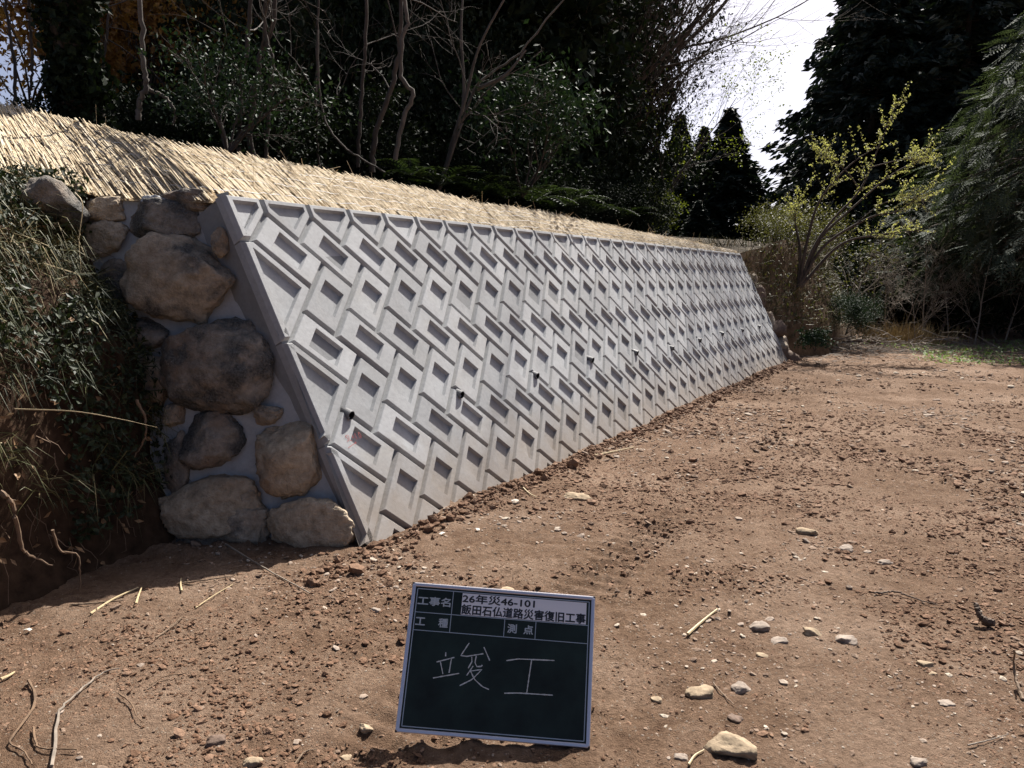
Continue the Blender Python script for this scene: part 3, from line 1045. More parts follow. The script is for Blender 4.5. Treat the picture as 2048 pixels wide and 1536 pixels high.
straw = empty('straw_mat', tuple(base_pts[30]))
tag(straw, 'sunlit mat of dry tan reeds covering the slope above the concrete wall', 'straw mat')
org = base_pts[30]
nc, nf = 160, 10
cc, ff = np.meshgrid(np.linspace(0, cum[-1], nc), np.linspace(-.02, 1.0, nf))
P = mat_pt(cc, ff) - org; P[..., 2] -= .012
i = np.arange(nf - 1)[:, None] * nc + np.arange(nc - 1)[None, :]
Q = np.stack([i, i + 1, i + nc + 1, i + nc], -1).reshape(-1, 4)
link('underlay', np_mesh('underlay', P.reshape(-1, 3), [Q], [M['straw_base']], True), straw)
rs = np.random.default_rng(12)
N = 15000
c0 = rs.uniform(0, cum[-1], N)
slope_len = np.interp(c0, cum, np.linalg.norm(crest_pts - base_pts, axis=1))
ll = np.clip(rs.normal(.36, .10, N), .12, .6)
f0 = rs.uniform(-.05, 1.0, N)
f1 = np.minimum(f0 + ll / np.maximum(slope_len, .08), 1.0 + rs.uniform(-.05, .09, N) * np.minimum(1, .5 / np.maximum(slope_len, .1)))
f0 = np.maximum(np.minimum(f0, f1 - .15), -.03)
skew = rs.normal(.0, .045, N) * (f1 - f0)
P0 = mat_pt(c0, f0); P1 = mat_pt(np.clip(c0 + skew, 0, cum[-1]), f1)
h0 = rs.uniform(.0, .007, N); P0[:, 2] += h0; P1[:, 2] += h0 * .5 + rs.uniform(0, .03, N) * (rs.uniform(0, 1, N) < .25)
V, Q, idx = straight_tubes(P0 - org, P1 - org, rs.uniform(.0032, .0055, N), rs.uniform(.002, .004, N), 4, np.array([.35, -.35, .85]) + rs.normal(0, .12, (N, 3)), .32)
me = np_mesh('reeds', V, [Q], [M['reed']]); face_attr(me, 'tone', np.clip(rs.beta(2.2, 1.8, N)[idx], 0, 1))
o = link('reeds', me, straw); o['kind'] = 'stuff'
# stray reeds that stick out
N = 500
c0 = rs.uniform(0, cum[-1] * .9, N); f0 = rs.uniform(.1, .95, N)
P0 = mat_pt(c0, f0) + np.array([0, 0, .015]); D = rs.normal(0, 1, (N, 3)); D[:, 2] = np.abs(D[:, 2]) * .35
P1 = P0 + D / np.linalg.norm(D, axis=1)[:, None] * rs.uniform(.06, .18, N)[:, None]
V, Q, idx = straight_tubes(P0 - org, P1 - org, np.full(N, .0016), np.full(N, .0012), 3)
me = np_mesh('stray_reeds', V, [Q], [M['reed']]); face_attr(me, 'tone', rs.uniform(.3, 1, N)[idx])
o = link('stray_reeds', me, straw); o['kind'] = 'stuff'
for f in (.12, .30, .48, .66, .84):
    cs = np.linspace(.1, cum[-1] - .2, 260)
    P = mat_pt(cs, np.full(260, f) + .012 * vnoise(cs * 6, cs * 0 + f * 30)) - org
    P[:, 2] += .006 + .010 * vnoise(cs * 25, cs * 0 + f * 9)
    V, Q = tube_vf(P, .0015, 4)
    link('cord', np_mesh('cord', V, [Q], [M['cord']]), straw)

# ================================================================== HILLSIDE AND BANKS
def loft(name, rails, mat, noise_amp=0.0, nscale=1.5, sub_u=1, seed=0, tuck=0):
    """rails: list of (n,3) polylines with the same n"""
    Rl = np.array(rails, float)
    m, n, _ = Rl.shape
    V = Rl.copy()
    if noise_amp:
        amp = np.full((m, 1), noise_amp)
        for k in range(tuck):
            amp[k] = 0
        V[..., 2] += amp * fbm(V[..., 0] * nscale, V[..., 1] * nscale, V[..., 2] * nscale, 4, seed)
        V[..., 0] += amp * .6 * fbm(V[..., 0] * nscale + 7, V[..., 1] * nscale, V[..., 2] * nscale, 4, seed + 3)
    i = np.arange(m - 1)[:, None] * n + np.arange(n - 1)[None, :]
    Q = np.stack([i, i + 1, i + n + 1, i + n], -1).reshape(-1, 4)
    return link(name, np_mesh(name, V.reshape(-1, 3), [Q], [mat], True))


# forest floor behind the crest of the straw slope, running on to the right as level ground
cr = [tuple(p) for p in crest_pts]
for s, p, z in ((11.3, .78, 1.95), (12.2, .52, 2.08), (13.5, .35, 2.18), (17, .8, 2.25), (21, 1.5, 2.3), (27, 2.5, 2.35), (40, 6, 2.42), (60, 14, 2.6)):
    cr.append(tuple(sp_xy(s, p, z)))
cr = np.array(cr); cr[:, 2] -= .02
rails = []
for off, dz in ((0, -.02), (.25, -.05), (.7, 0), (1.5, .08), (3, .22), (5, .4), (8, .6), (12, .8), (20, 1.0), (40, 1.4), (90, 2.0)):
    d = np.where((np.arange(len(cr)) < 26)[:, None], np.array([[-.45, .89, 0]]), WN_H[None] + np.array([[.15, .3, 0]]))
    d = d / np.linalg.norm(d, axis=1)[:, None]
    q = cr + d * off; q[:, 2] += dz
    rails.append(q)
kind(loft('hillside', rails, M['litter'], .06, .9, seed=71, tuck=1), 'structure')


def dense(P, n):
    P = np.array(P, float); c = np.concatenate([[0], np.cumsum(np.linalg.norm(np.diff(P, axis=0), axis=1))])
    t = np.linspace(0, c[-1], n)
    return np.stack([np.interp(t, c, P[:, k]) for k in range(3)], -1)


# natural bank that goes on beyond the right end of the wall
toe = dense([sp_xy(WEND - .1, .25, -.1), sp_xy(11.0, .05, -.1), sp_xy(11.6, -.12, -.1), sp_xy(12.5, -.4, -.1), sp_xy(14, -.55, -.1), sp_xy(17, -.3, -.1), sp_xy(24, .5, -.1), sp_xy(40, 4, -.1)], 90)
top = dense([sp_xy(WEND - .1, .98, 1.86), sp_xy(11.3, .8, 1.96), sp_xy(12.2, .54, 2.09), sp_xy(13.5, .37, 2.19), sp_xy(17, .82, 2.26), sp_xy(27, 2.52, 2.36), sp_xy(40, 6.02, 2.43)], 90)
rails = []
for f in np.linspace(0, 1, 14):
    q = toe * (1 - f) + top * f
    q[:, 2] = toe[:, 2] + (top[:, 2] - toe[:, 2]) * (f ** .8)
    rails.append(q)
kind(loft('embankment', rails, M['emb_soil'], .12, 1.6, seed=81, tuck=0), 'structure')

# left bank: an overgrown bluff in front of the stones
toe = dense([(-5.5, -.5, -.08), (-3.6, 1.2, -.08), (-2.65, 2.3, -.08), (-2.22, 2.95, -.08), (-2.06, 3.3, -.08), (-1.93, 3.62, -.08), (-1.82, 3.86, -.08), (-1.80, 4.15, -.08)], 90)
mid = dense([(-5.7, -.3, 1.0), (-3.85, 1.3, 1.0), (-2.85, 2.4, 1.0), (-2.36, 3.0, 1.0), (-2.26, 3.35, 1.0), (-2.18, 3.66, 1.0), (-2.14, 3.92, 1.0), (-2.12, 4.3, 1.0)], 90)
upp = dense([(-5.9, -.1, 1.9), (-4.1, 1.5, 1.85), (-3.15, 2.5, 1.80), (-2.66, 3.1, 1.80), (-2.58, 3.45, 1.76), (-2.54, 3.75, 1.72), (-2.52, 4.05, 1.70), (-2.52, 4.4, 1.74)], 90)
bak = dense([(-7, .3, 2.3), (-5, 1.9, 2.25), (-3.9, 2.9, 2.15), (-3.3, 3.5, 2.08), (-3.05, 3.85, 2.02), (-2.85, 4.1, 1.96), (-2.7, 4.3, 1.92), (-2.5, 4.5, 1.86)], 90)
bk2 = dense([(-9, 1, 2.8), (-7, 3, 2.7), (-5.4, 3.9, 2.55), (-4.4, 4.5, 2.42), (-3.9, 4.6, 2.33), (-3.5, 4.65, 2.22), (-3.2, 4.65, 2.13), (-2.75, 4.66, 2.0)], 90)
rails = []
for a, b2, n in ((toe, mid, 14), (mid, upp, 12), (upp, bak, 7), (bak, bk2, 5)):
    for f in np.linspace(0, 1, n, endpoint=False):
        rails.append(a * (1 - f) + b2 * f)
rails.append(bk2)
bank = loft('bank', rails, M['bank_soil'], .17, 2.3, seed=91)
kind(bank, 'structure')
BANK = np.array([v.co[:] for v in bank.data.vertices]).reshape(len(rails), 90, 3)
EMB = np.array([v.co[:] for v in bpy.data.objects['embankment'].data.vertices]).reshape(14, 90, 3)


def surf_pts(G, n, rng, r0=0, r1=None, c0=0, c1=None):
    r1 = (G.shape[0] - 1.001) if r1 is None else r1; c1 = (G.shape[1] - 1.001) if c1 is None else c1
    u = rng.uniform(r0, r1, n); v = rng.uniform(c0, c1, n)
    a, b = u.astype(int), v.astype(int); fu, fv = (u - a)[:, None], (v - b)[:, None]
    P = (G[a, b] * (1 - fu) + G[a + 1, b] * fu) * (1 - fv) + (G[a, b + 1] * (1 - fu) + G[a + 1, b + 1] * fu) * fv
    Nn = np.cross(G[a, b + 1] - G[a, b], G[a + 1, b] - G[a, b])
    Nn /= np.linalg.norm(Nn, axis=1)[:, None] + 1e-9
    return P, Nn


def blades(P, D, ln, wd, droop, rng):
    """curved two-segment grass blades"""
    n = len(P)
    D = D / np.linalg.norm(D, axis=1)[:, None]
    side = np.cross(D, rand_dirs(rng, n)); side /= np.linalg.norm(side, axis=1)[:, None] + 1e-9
    ln = np.reshape(ln, (-1, 1)); wd = np.reshape(wd, (-1, 1)); dr = np.reshape(droop, (-1, 1)) * np.array([[0, 0, -1.0]])
    m = P + D * ln * .55 + dr * ln * .22; t = P + D * ln * .9 + dr * ln * .75
    V = np.stack([P - side * wd, P + side * wd, m + side * wd * .8, m - side * wd * .8, t], 1).reshape(-1, 3)
    k = np.arange(n)[:, None] * 5
    Q = np.concatenate([k + 0, k + 1, k + 2, k + 3], 1); T = np.concatenate([k + 3, k + 2, k + 4], 1)
    return V, Q, T


def grass_obj(name, P, D, ln, wd, droop, tone, mat, label, rng, parent=None):
    V, Q, T = blades(P, D, ln, wd, droop, rng)
    b = MB(); b.add(V, Q, a=tone)
    b.P.setdefault(3, []).append(T); b.attr.setdefault(3, []).append(np.asarray(tone, float))
    o = link(name, b.mesh(name, [mat], attr='tone'), parent); kind(o, 'stuff', label); return o


rg = np.random.default_rng(21)
# turf on the bluff: tussocks that hang over the edge
tuft_c, tuft_n = surf_pts(BANK, 900, rg, 6, 37, 22, 88)
keep = rg.uniform(0, 1, 900) < np.where(tuft_c[:, 2] > 1.2, 1.0, .45)
tuft_c, tuft_n = tuft_c[keep], tuft_n[keep]
if np.mean(tuft_n @ np.array([.6, -.7, .3])) < 0: tuft_n = -tuft_n
per = 34
P = np.repeat(tuft_c, per, 0) + rg.normal(0, .035, (len(tuft_c) * per, 3))
D = np.repeat(tuft_n, per, 0) * .6 + rand_dirs(rg, len(P)) * .8 + np.array([0, 0, .45])
tone = np.clip(np.repeat(rg.uniform(0, 1, len(tuft_c)) ** 1.6 * .8, per) + rg.normal(0, .14, len(P)) + .28 * (P[:, 0] < -2.35) * (P[:, 2] > .5), 0, 1)  # sunlight on the upper left tussocks is put into their tone
grass_obj('bank_grass', P, D, rg.uniform(.07, .30, len(P)), rg.uniform(.0014, .0034, len(P)), rg.uniform(.5, 1.5, len(P)), tone, M['grass'],
          'tangled grass tussocks hanging down the dark bank at left', rg)
# creepers and small leaves
P, Nn = surf_pts(BANK, 24000, rg, 4, 37, 22, 89)
if np.mean(Nn @ np.array([.6, -.7, .3])) < 0: Nn = -Nn
dens = fbm(P[:, 0] * 2.2, P[:, 1] * 2.2, P[:, 2] * 2.2, 3, 7)
ok = dens > -.02; P, Nn = P[ok], Nn[ok]
P = P + Nn * rg.uniform(.01, .11, (len(P), 1))
V, Q = leaves_vf(P, rand_dirs(rg, len(P)) + np.array([0, 0, -.4]), Nn + rand_dirs(rg, len(P)) * .5, rg.uniform(.02, .055, len(P)), rg.uniform(.012, .032, len(P)))
kind(link('bank_creeper', np_mesh('bank_creeper', V, [Q], [M['leaf_creeper']])), 'stuff', 'dark small-leaved creeper matted over the bank at left')
P, Nn = surf_pts(BANK, 900, rg, 2, 30, 24, 89)
if np.mean(Nn @ np.array([.6, -.7, .3])) < 0: Nn = -Nn
P = P + Nn * rg.uniform(.0, .06, (len(P), 1))
V, Q = leaves_vf(P, rand_dirs(rg, len(P)), Nn + rand_dirs(rg, len(P)) * .8, rg.uniform(.02, .06, len(P)), rg.uniform(.012, .03, len(P)))
kind(link('bank_dead_leaves', np_mesh('bank_dead_leaves', V, [Q], [M['dead_leaf']])), 'stuff', 'scattered dead leaves and rootlets caught on the bank at left')
# fine hanging rootlets
N = 420
P, Nn = surf_pts(BANK, N, rg, 3, 24, 26, 88)
if np.mean(Nn @ np.array([.6, -.7, .3])) < 0: Nn = -Nn
b = MB()
for k in range(N):
    m = 5; q = [P[k] + Nn[k] * .03]
    for j in range(m):
        q.append(q[-1] + np.array([rg.normal(0, .02), rg.normal(0, .02), -rg.uniform(.01, .06)]) + Nn[k] * rg.normal(.004, .012))
    V, Q = tube_vf(q, np.linspace(.0022, .0008, m + 1), 3); b.add(V, Q)
kind(link('bank_rootlets', b.mesh('bank_rootlets', [M['root']])), 'stuff', 'fine brown rootlets dangling from the cut bank at left')


def poly_px(pts, Y=None, lift=.01):
    return np.array([at(x, y, yy) if yy is not None else on_ground(x, y) + np.array([0, 0, lift]) for (x, y, yy) in pts])


def smooth_line(P, n=24):
    P = np.array(P, float)
    if len(P) < 3:
        return np.array([P[0] + (P[-1] - P[0]) * t for t in np.linspace(0, 1, 4)])
    Pe = np.vstack([2 * P[0] - P[1], P, 2 * P[-1] - P[-2]]); out = []
    seg = len(P) - 1; m = max(3, n // seg)
    for k in range(seg):
        a, b_, c, d = Pe[k:k + 4]
        for t in np.linspace(0, 1, m, endpoint=False):
            out.append(.5 * ((2 * b_) + (c - a) * t + (2 * a - 5 * b_ + 4 * c - d) * t * t + (3 * b_ - a - 3 * c + d) * t ** 3))
    out.append(P[-1])
    return np.array(out)


def stick(name, pts, r0, r1, mat, label, cat='stick', sides=6, group=None, kinks=.0):
    P = smooth_line(pts)
    smooth_reed = mat.name == 'pale_reed_stick'
    kinks = kinks or (r0 * .16 if not smooth_reed else 0)
    if kinks:
        P = P + rg.normal(0, kinks, P.shape) * np.array([1, 1, .5])
    o0 = P[0].copy()
    V, Q = tube_vf(P - o0, np.linspace(r0, r1 * .7, len(P)) * (1.0 if smooth_reed else rg.uniform(.85, 1.12, len(P))), sides)
    n = len(P)
    me = np_mesh(name, V, [Q, np.array([list(range(sides))]), np.array([list(range((n - 1) * sides, n * sides))[::-1]])], [mat], False)
    o = link(name, me); o.location = tuple(o0)
    return tag(o, label, cat, group)


stick('root', poly_px([(0, 985, 2.95), (25, 1010, 2.98), (42, 1090, 3.0), (60, 1110, 3.02), (105, 1133, 3.05)]), .012, .004, M['root'], 'pale woody root dangling down the bank at the left edge', 'root', kinks=.003)
stick('root', poly_px([(105, 1060, 3.1), (120, 1100, 3.12), (155, 1110, 3.14), (160, 1150, 3.14), (160, 1185, 3.12)]), .006, .003, M['root'], 'thin hooked root bending over the dark hollow of the bank', 'root')
stick('root', poly_px([(275, 800, 3.72), (290, 840, 3.70), (288, 880, 3.70), (270, 915, 3.70)]), .008, .004, M['root'], 'crooked root hanging beside the tall oval stone', 'root', kinks=.003)
stick('grass_stalk', poly_px([(30, 818, 3.0), (150, 823, 3.0), (240, 838, 3.05), (315, 855, 3.1)]), .003, .001, M['wood_pale'], 'long pale grass stalk sticking out sideways from the bank', 'stalk')
stick('grass_stalk', poly_px([(150, 385, 4.15), (165, 410, 4.1), (158, 480, 4.06), (162, 540, 4.02)]), .004, .002, M['wood_pale'], 'bent pale stalk drooping over the bank beside the top stones', 'stalk')
# boulder half buried in the bank behind the grass
o = link('boulder', boulder('boulder', (.32, .30, .20), 501, M['stone_dark'], 4, .4, 9, .08)); o.location = tuple(at(112, 402, 4.2)); o.rotation_euler = (0, R(30), .4)
tag(o, 'rough grey boulder half buried at the top of the bank, below the straw', 'boulder')

# ================================================================== THINGS LYING ON THE GROUND
LIT = [
    ((182, 1238, None), (277, 1184, None), .0055, 'wood_pale', 'longest pale reed stick on the ground at lower left, below the shaded stones'),
    ((273, 1224, None), (284, 1186, None), .0055, 'wood_pale', 'short pale reed stick lying just right of the longest pale reed'),
    ((364, 1192, None), (363, 1167, None), .005, 'wood_pale', 'short upright-looking pale reed piece at the edge of the shadow'),
    ((392, 1228, None), (466, 1178, None), .0028, 'wood_pale', 'thin yellow straw lying on the soil below the flat slab stone'),
    ((142, 1222, None), (246, 1210, None), .005, 'twig', 'brown stick lying crosswise under the longest pale reed'),
    ((355, 1175, None), (470, 1162, None), .004, 'twig', 'thin brown stick lying along the edge of the shadow'),
    ((452, 1104, None), (620, 1194, None), 0.0045, 'twig_grey', 'long thin grey stick sloping from the shade towards the middle ground'),
    ((312, 1286, None), (366, 1247, None), .0035, 'twig', 'short brown twig alone on the soil at lower left'),
    ((3, 1370, None), (30, 1353, None), .006, 'wood_pale', 'pale reed stub at the left edge of the ground'),
    ((1375, 1274, None), (1434, 1227, None), .0065, 'wood_pale', 'bright straight reed stick on the ground right of the blackboard'),
    ((1045, 983, None), (1073, 1001, None), .006, 'wood_pale', 'pale splinter lying near the foot of the block wall'),
    ((1190, 917, None), (1268, 898, None), .007, 'wood_pale', 'long pale stick lying at the foot of the block wall'),
    ((590, 1525, None), (632, 1497, None), .003, 'twig', 'small twig left of the blackboard shadow'),
    ((1377, 1534, None), (1408, 1502, None), .004, 'wood_pale', 'pale crooked twig at the bottom edge left of the big pale stone'),
    ((1425, 1373, None), (1468, 1417, None), .003, 'twig', 'thin twig beside the rough pale lump of stone'),
    ((1935, 1498, None), (2015, 1476, None), .0025, 'twig_grey', 'fine grey twig in the lower right corner'),
]
for a, b_, r, mt, lb in LIT:
    P = poly_px([a, ((a[0] + b_[0]) / 2 + rg.normal(0, 2), (a[1] + b_[1]) / 2 + rg.normal(0, 2), None), b_])
    P[:, 2] = [ground_z(*q[:2]) + r * .8 + .006 for q in P]
    stick('stick', P, r, r * .75, M[mt], lb)


def ground_line(pts, lift=.012):
    P = poly_px([(x, y, None) for x, y in pts]); P[:, 2] = [float(ground_z(*q[:2])) + lift for q in P]; return P


stick('branch', ground_line([(104, 1545), (112, 1480), (118, 1440), (125, 1425), (160, 1395), (200, 1358), (238, 1350)]), .0055, .003, M['twig_grey'], 'forked pale dead branch lying in the lower left corner', 'branch', kinks=.002)
stick('vine', ground_line([(58, 1372), (70, 1398), (66, 1430), (30, 1480), (22, 1498), (50, 1515), (65, 1540)]), .005, .003, M['root'], 'curly brown vine stem looping on the soil at the lower left', 'vine')
stick('vine', ground_line([(68, 1465), (72, 1495), (85, 1508), (155, 1512)]), .004, .003, M['root'], 'short bent vine piece between the forked branch and the curly vine', 'vine')
stick('vine', ground_line([(238, 1398), (262, 1418), (275, 1445), (288, 1455)]), .003, .002, M['root'], 'small hooked rootlet right of the forked pale branch', 'vine')
stick('vine', ground_line([(300, 1382), (330, 1365), (372, 1357)]), .003, .002, M['root'], 'short curved rootlet in the middle of the lower left soil', 'vine')
stick('branch', np.vstack([ground_line([(2046, 1402)], .004)[0], ground_line([(2030, 1378)])[0] + [0, 0, .02], ground_line([(2024, 1368)])[0] + [0, 0, .06], ground_line([(2022, 1372)])[0] + [0, 0, .12]]), .006, .004, M['twig'], 'bent twig poking up from the soil at the right edge', 'branch')
stick('branch', np.vstack([ground_line([(1985, 1258)], .02)[0], ground_line([(1965, 1256)], .03)[0], ground_line([(1955, 1252)], .05)[0], ground_line([(1948, 1246)], .075)[0]]), .016, .014, M['twig_dark'], 'stub of a dark broken branch lying at right', 'branch')
stick('branch', ground_line([(1750, 1193), (1790, 1190), (1830, 1203), (1875, 1218)]), .005, .003, M['twig_dark'], 'thin dark dead branch lying flat in the right middle ground', 'branch', kinks=.003)

GST = [  # px, width px, height px, material, label
    (1462, 1496, 88, 58, 'pale_stone', 'largest pale tan stone at the bottom right of the blackboard'),
    (1400, 1392, 54, 34, 'pale_stone', 'rough pale lump of stone right of the blackboard'),
    (1155, 999, 62, 20, 'pale_stone', 'long pale flat stone lying near the foot of the block wall'),
    (430, 1484, 38, 26, 'brown_stone', 'smooth brown pebble on the soil at lower left'),
    (752, 1225, 24, 26, 'grey_stone', 'grey pebble just left of the blackboard top'),
    (505, 1524, 34, 22, 'pale_stone', 'half buried ochre stone at the bottom edge left of the blackboard'),
    (693, 1502, 24, 14, 'pale_stone', 'small pale stone near the left end of the blackboard shadow'),
    (733, 1452, 28, 18, 'pale_stone', 'pale chip of stone left of the blackboard bottom corner'),
    (1612, 1068, 40, 22, 'pale_stone', 'flat tan stone in the churned soil patch at right'),
    (1690, 1103, 36, 20, 'grey_stone', 'flat grey stone right of the tan one in the churned patch'),
    (1768, 1127, 44, 12, 'grey_stone', 'thin grey slab stone lying at right of the churned patch'),
    (1520, 1259, 44, 24, 'grey_stone', 'rounded grey stone in the cluster right of the bright reed'),
    (1624, 1270, 34, 18, 'pale_stone', 'yellowish stone in the middle of the stone cluster'),
    (1692, 1285, 42, 22, 'grey_stone', 'flat grey stone at the right of the stone cluster'),
    (1556, 1284, 34, 18, 'grey_stone', 'dusty flat stone at the bottom of the stone cluster'),
    (1482, 1381, 38, 26, 'grey_stone', 'grey stone beside the rough pale lump'),
    (1850, 1332, 30, 16, 'pale_stone', 'pale flat chip alone in the right middle ground'),
    (1525, 1314, 22, 12, 'pale_stone', 'small pale pebble below the stone cluster'),
    (1362, 1514, 26, 18, 'grey_stone', 'small grey pebble left of the largest pale stone'),
    (1838, 1527, 34, 18, 'grey_stone', 'mauve grey stone on the bottom edge at right'),
    (1470, 1443, 30, 14, 'brown_stone', 'dark brown pebble above the largest pale stone'),
    (1312, 1402, 24, 14, 'pale_stone', 'small pinkish stone chip right of the blackboard edge'),
    (1890, 1410, 28, 12, 'grey_stone', 'flat grey chip in the lower right soil'),
    (1866, 1352, 18, 10, 'pale_stone', 'tiny round pale pebble in the right middle ground'),
]
for k, (x, y, w, h, mt, lb) in enumerate(GST):
    P = on_ground(x, y); dd = math.hypot(P[1], CAM_H)
    sx = w * dd / 1500; el = math.atan2(CAM_H, P[1]); sy = sx * (.75 if h > .4 * w else .55); sz = max(.25 * sx, min(.6 * sx, h * dd / 1500 * .8))
    o = link('stone', boulder('ground_stone', (sx, sy, sz), 700 + k * 3, M[mt], 4, .45, 12, .10))
    o.location = (P[0], P[1], float(ground_z(P[0], P[1])) + sz * .02); o.rotation_euler = (rg.normal(0, .1), rg.normal(0, .1), rg.uniform(-.4, .4))
    tag(o, lb, 'stone')
# white scraps at the foot of the wall
for k, (x, y, w, lb) in enumerate([(1030, 1010, 16, 'white paper-like scrap at the foot of the wall near the middle'), (885, 1076, 14, 'small white scrap on the soil near the end of the blocks'), (955, 1068, 14, 'pale chip on the soil between wall foot and blackboard'), (57, 1273, 16, 'folded pale green leaf on the soil at far left')]):
    P = on_ground(x, y); sx = w * P[1] / 1500
    V = np.array([(-.5, -.2, 0), (0, -.3, .12), (.5, -.15, 0), (.45, .3, .05), (-.05, .25, .16), (-.5, .3, .02)]) * sx
    Vb = V - np.array([0, 0, .04 * sx])
    F = [(0, 1, 4, 5), (1, 2, 3, 4), (11, 10, 7, 6), (10, 9, 8, 7), (0, 6, 7, 1), (1, 7, 8, 2), (2, 8, 9, 3), (3, 9, 10, 4), (4, 10, 11, 5), (5, 11, 6, 0)]
    o = link('scrap' if k < 3 else 'fallen_leaf', np_mesh('scrap', np.vstack([V, Vb]), [np.array(F)], [M['string_white']])); o.location = (P[0], P[1], float(ground_z(P[0], P[1])) + .012); o.rotation_euler = (0, 0, k)
    tag(o, lb, 'scrap' if k < 3 else 'leaf')

# ================================================================== THE BLACKBOARD
be1 = np.array([.99866093, -.03520059, -.06814076]); be1 /= np.linalg.norm(be1)
be2 = np.array([.08397036, .4773344, .87286887]); be2 -= be1 * (be1 @ be2); be2 /= np.linalg.norm(be2)
be3 = np.cross(be1, be2)
bo = (np.array([-.36047294, 2.14155756, .02060236]) - [0, 0, CAM_H]) * .992 + [0, 0, CAM_H]
board = empty('blackboard')
board.matrix_world = Matrix([[be1[k] * .992, be2[k] * .992, be3[k] * .992, bo[k]] for k in range(3)] + [[0, 0, 0, 1]])
tag(board, 'small framed construction blackboard with printed title and chalk writing, leaning back on the soil', 'blackboard')
BW, BH = .60, .45


def bbox(name, lo, hi, mat, parent=board, bev=0.0):
    V, F = box_vf(lo, hi)
    me = np_mesh(name, np.array(V), [np.array(F)], [mat])
    o = link(name, me, parent)
    if bev:
        m = o.modifiers.new('bevel', 'BEVEL'); m.width = bev; m.segments = 2
    return o


bbox('panel', (.008, .008, -.010), (BW - .008, BH - .008, 0), M['board'])
fw_ = .0125
bbox('frame_bar', (.004, 0, -.014), (BW - .004, fw_, .0045), M['alu'], bev=.003)
bbox('frame_bar', (.004, BH - fw_, -.014), (BW - .004, BH, .0045), M['alu'], bev=.003)
bbox('frame_bar', (0, .004, -.0143), (fw_, BH - .004, .0048), M['alu'], bev=.003)
bbox('frame_bar', (BW - fw_, .004, -.0143), (BW, BH - .004, .0048), M['alu'], bev=.003)
for x, y in ((-.001, -.001), (BW - .009, -.001), (-.001, BH - .009), (BW - .009, BH - .009)):
    bbox('corner_cap', (x, y, -.0152), (x + .010, y + .010, .0038), M['rubber'], bev=.002)


def line(name, x0, y0, x1, y1, w=.0022, z=.0006):
    if abs(x1 - x0) > abs(y1 - y0):
        lo, hi = (x0, y0 - w / 2, 0), (x1, y0 + w / 2, z)
    else:
        lo, hi = (x0 - w / 2, y0, 0), (x0 + w / 2, y1, z + .0001)
    V, F = box_vf(lo, hi); return link(name, np_mesh(name, np.array(V), [np.array(F)], [M['board_line']]), board)


L0, L1, B0, B1 = .0185, .5815, .0185, .4315
for a in ((L0, B0, L1, B0), (L0, B1, L1, B1), (L0, B0, L0, B1), (L1, B0, L1, B1)):
    line('border_line', *a, w=.0028)
line('ruled_line', L0, .358, L1, .358); line('ruled_line', L0, .3025, L1, .3025)
line('ruled_line', .1365, .3025, .1365, B1); line('ruled_line', .311, .3025, .311, .358); line('ruled_line', .412, .3025, .412, .358)
V, F = box_vf((.167, .3605, 0), (.573, .4280, .0008))
link('title_label', np_mesh('title_label', np.array(V), [np.array(F)], [M['sticker']]), board)


def text_mesh(name, body, size, mat, bold=0.0, spacing=1.0):
    cu = bpy.data.curves.new(name, 'FONT'); cu.body = body; cu.size = size; cu.offset = bold; cu.space_character = spacing
    cu.resolution_u = 3
    ob = bpy.data.objects.new(name, cu); C.objects.link(ob)
    dg = bpy.context.evaluated_depsgraph_get()
    me = bpy.data.meshes.new_from_object(ob.evaluated_get(dg))
    bpy.data.objects.remove(ob)
    me.materials.clear(); me.materials.append(mat)
    return me


def put_text(name, body, x0, x1, y0, y1, z, mat, bold=.0):
    me = text_mesh(name, body, .03, mat)
    n = len(me.vertices)
    if n == 0:
        return
    co = np.zeros(n * 3, np.float32); me.vertices.foreach_get('co', co); co = co.reshape(-1, 3)
    lo, hi = co.min(0), co.max(0)
    co[:, 0] = x0 + (co[:, 0] - lo[0]) / (hi[0] - lo[0]) * (x1 - x0)
    co[:, 1] = y0 + (co[:, 1] - lo[1]) / (hi[1] - lo[1]) * (y1 - y0)
    co[:, 2] = z
    me.vertices.foreach_set('co', co.ravel()); me.update()
    if bold:                            # heavy strokes: the outline laid over itself, nudged each way
        polys = [np.array([list(p.vertices)]) for p in me.polygons]
        b = MB()
        for q, (dx, dy) in enumerate(((0, 0), (bold, 0), (-bold, 0), (0, bold), (0, -bold))):
            b.add(co + np.array([dx, dy, q * 4e-5]), *polys)
        me = b.mesh(name, [mat])
    link(name, me, board)


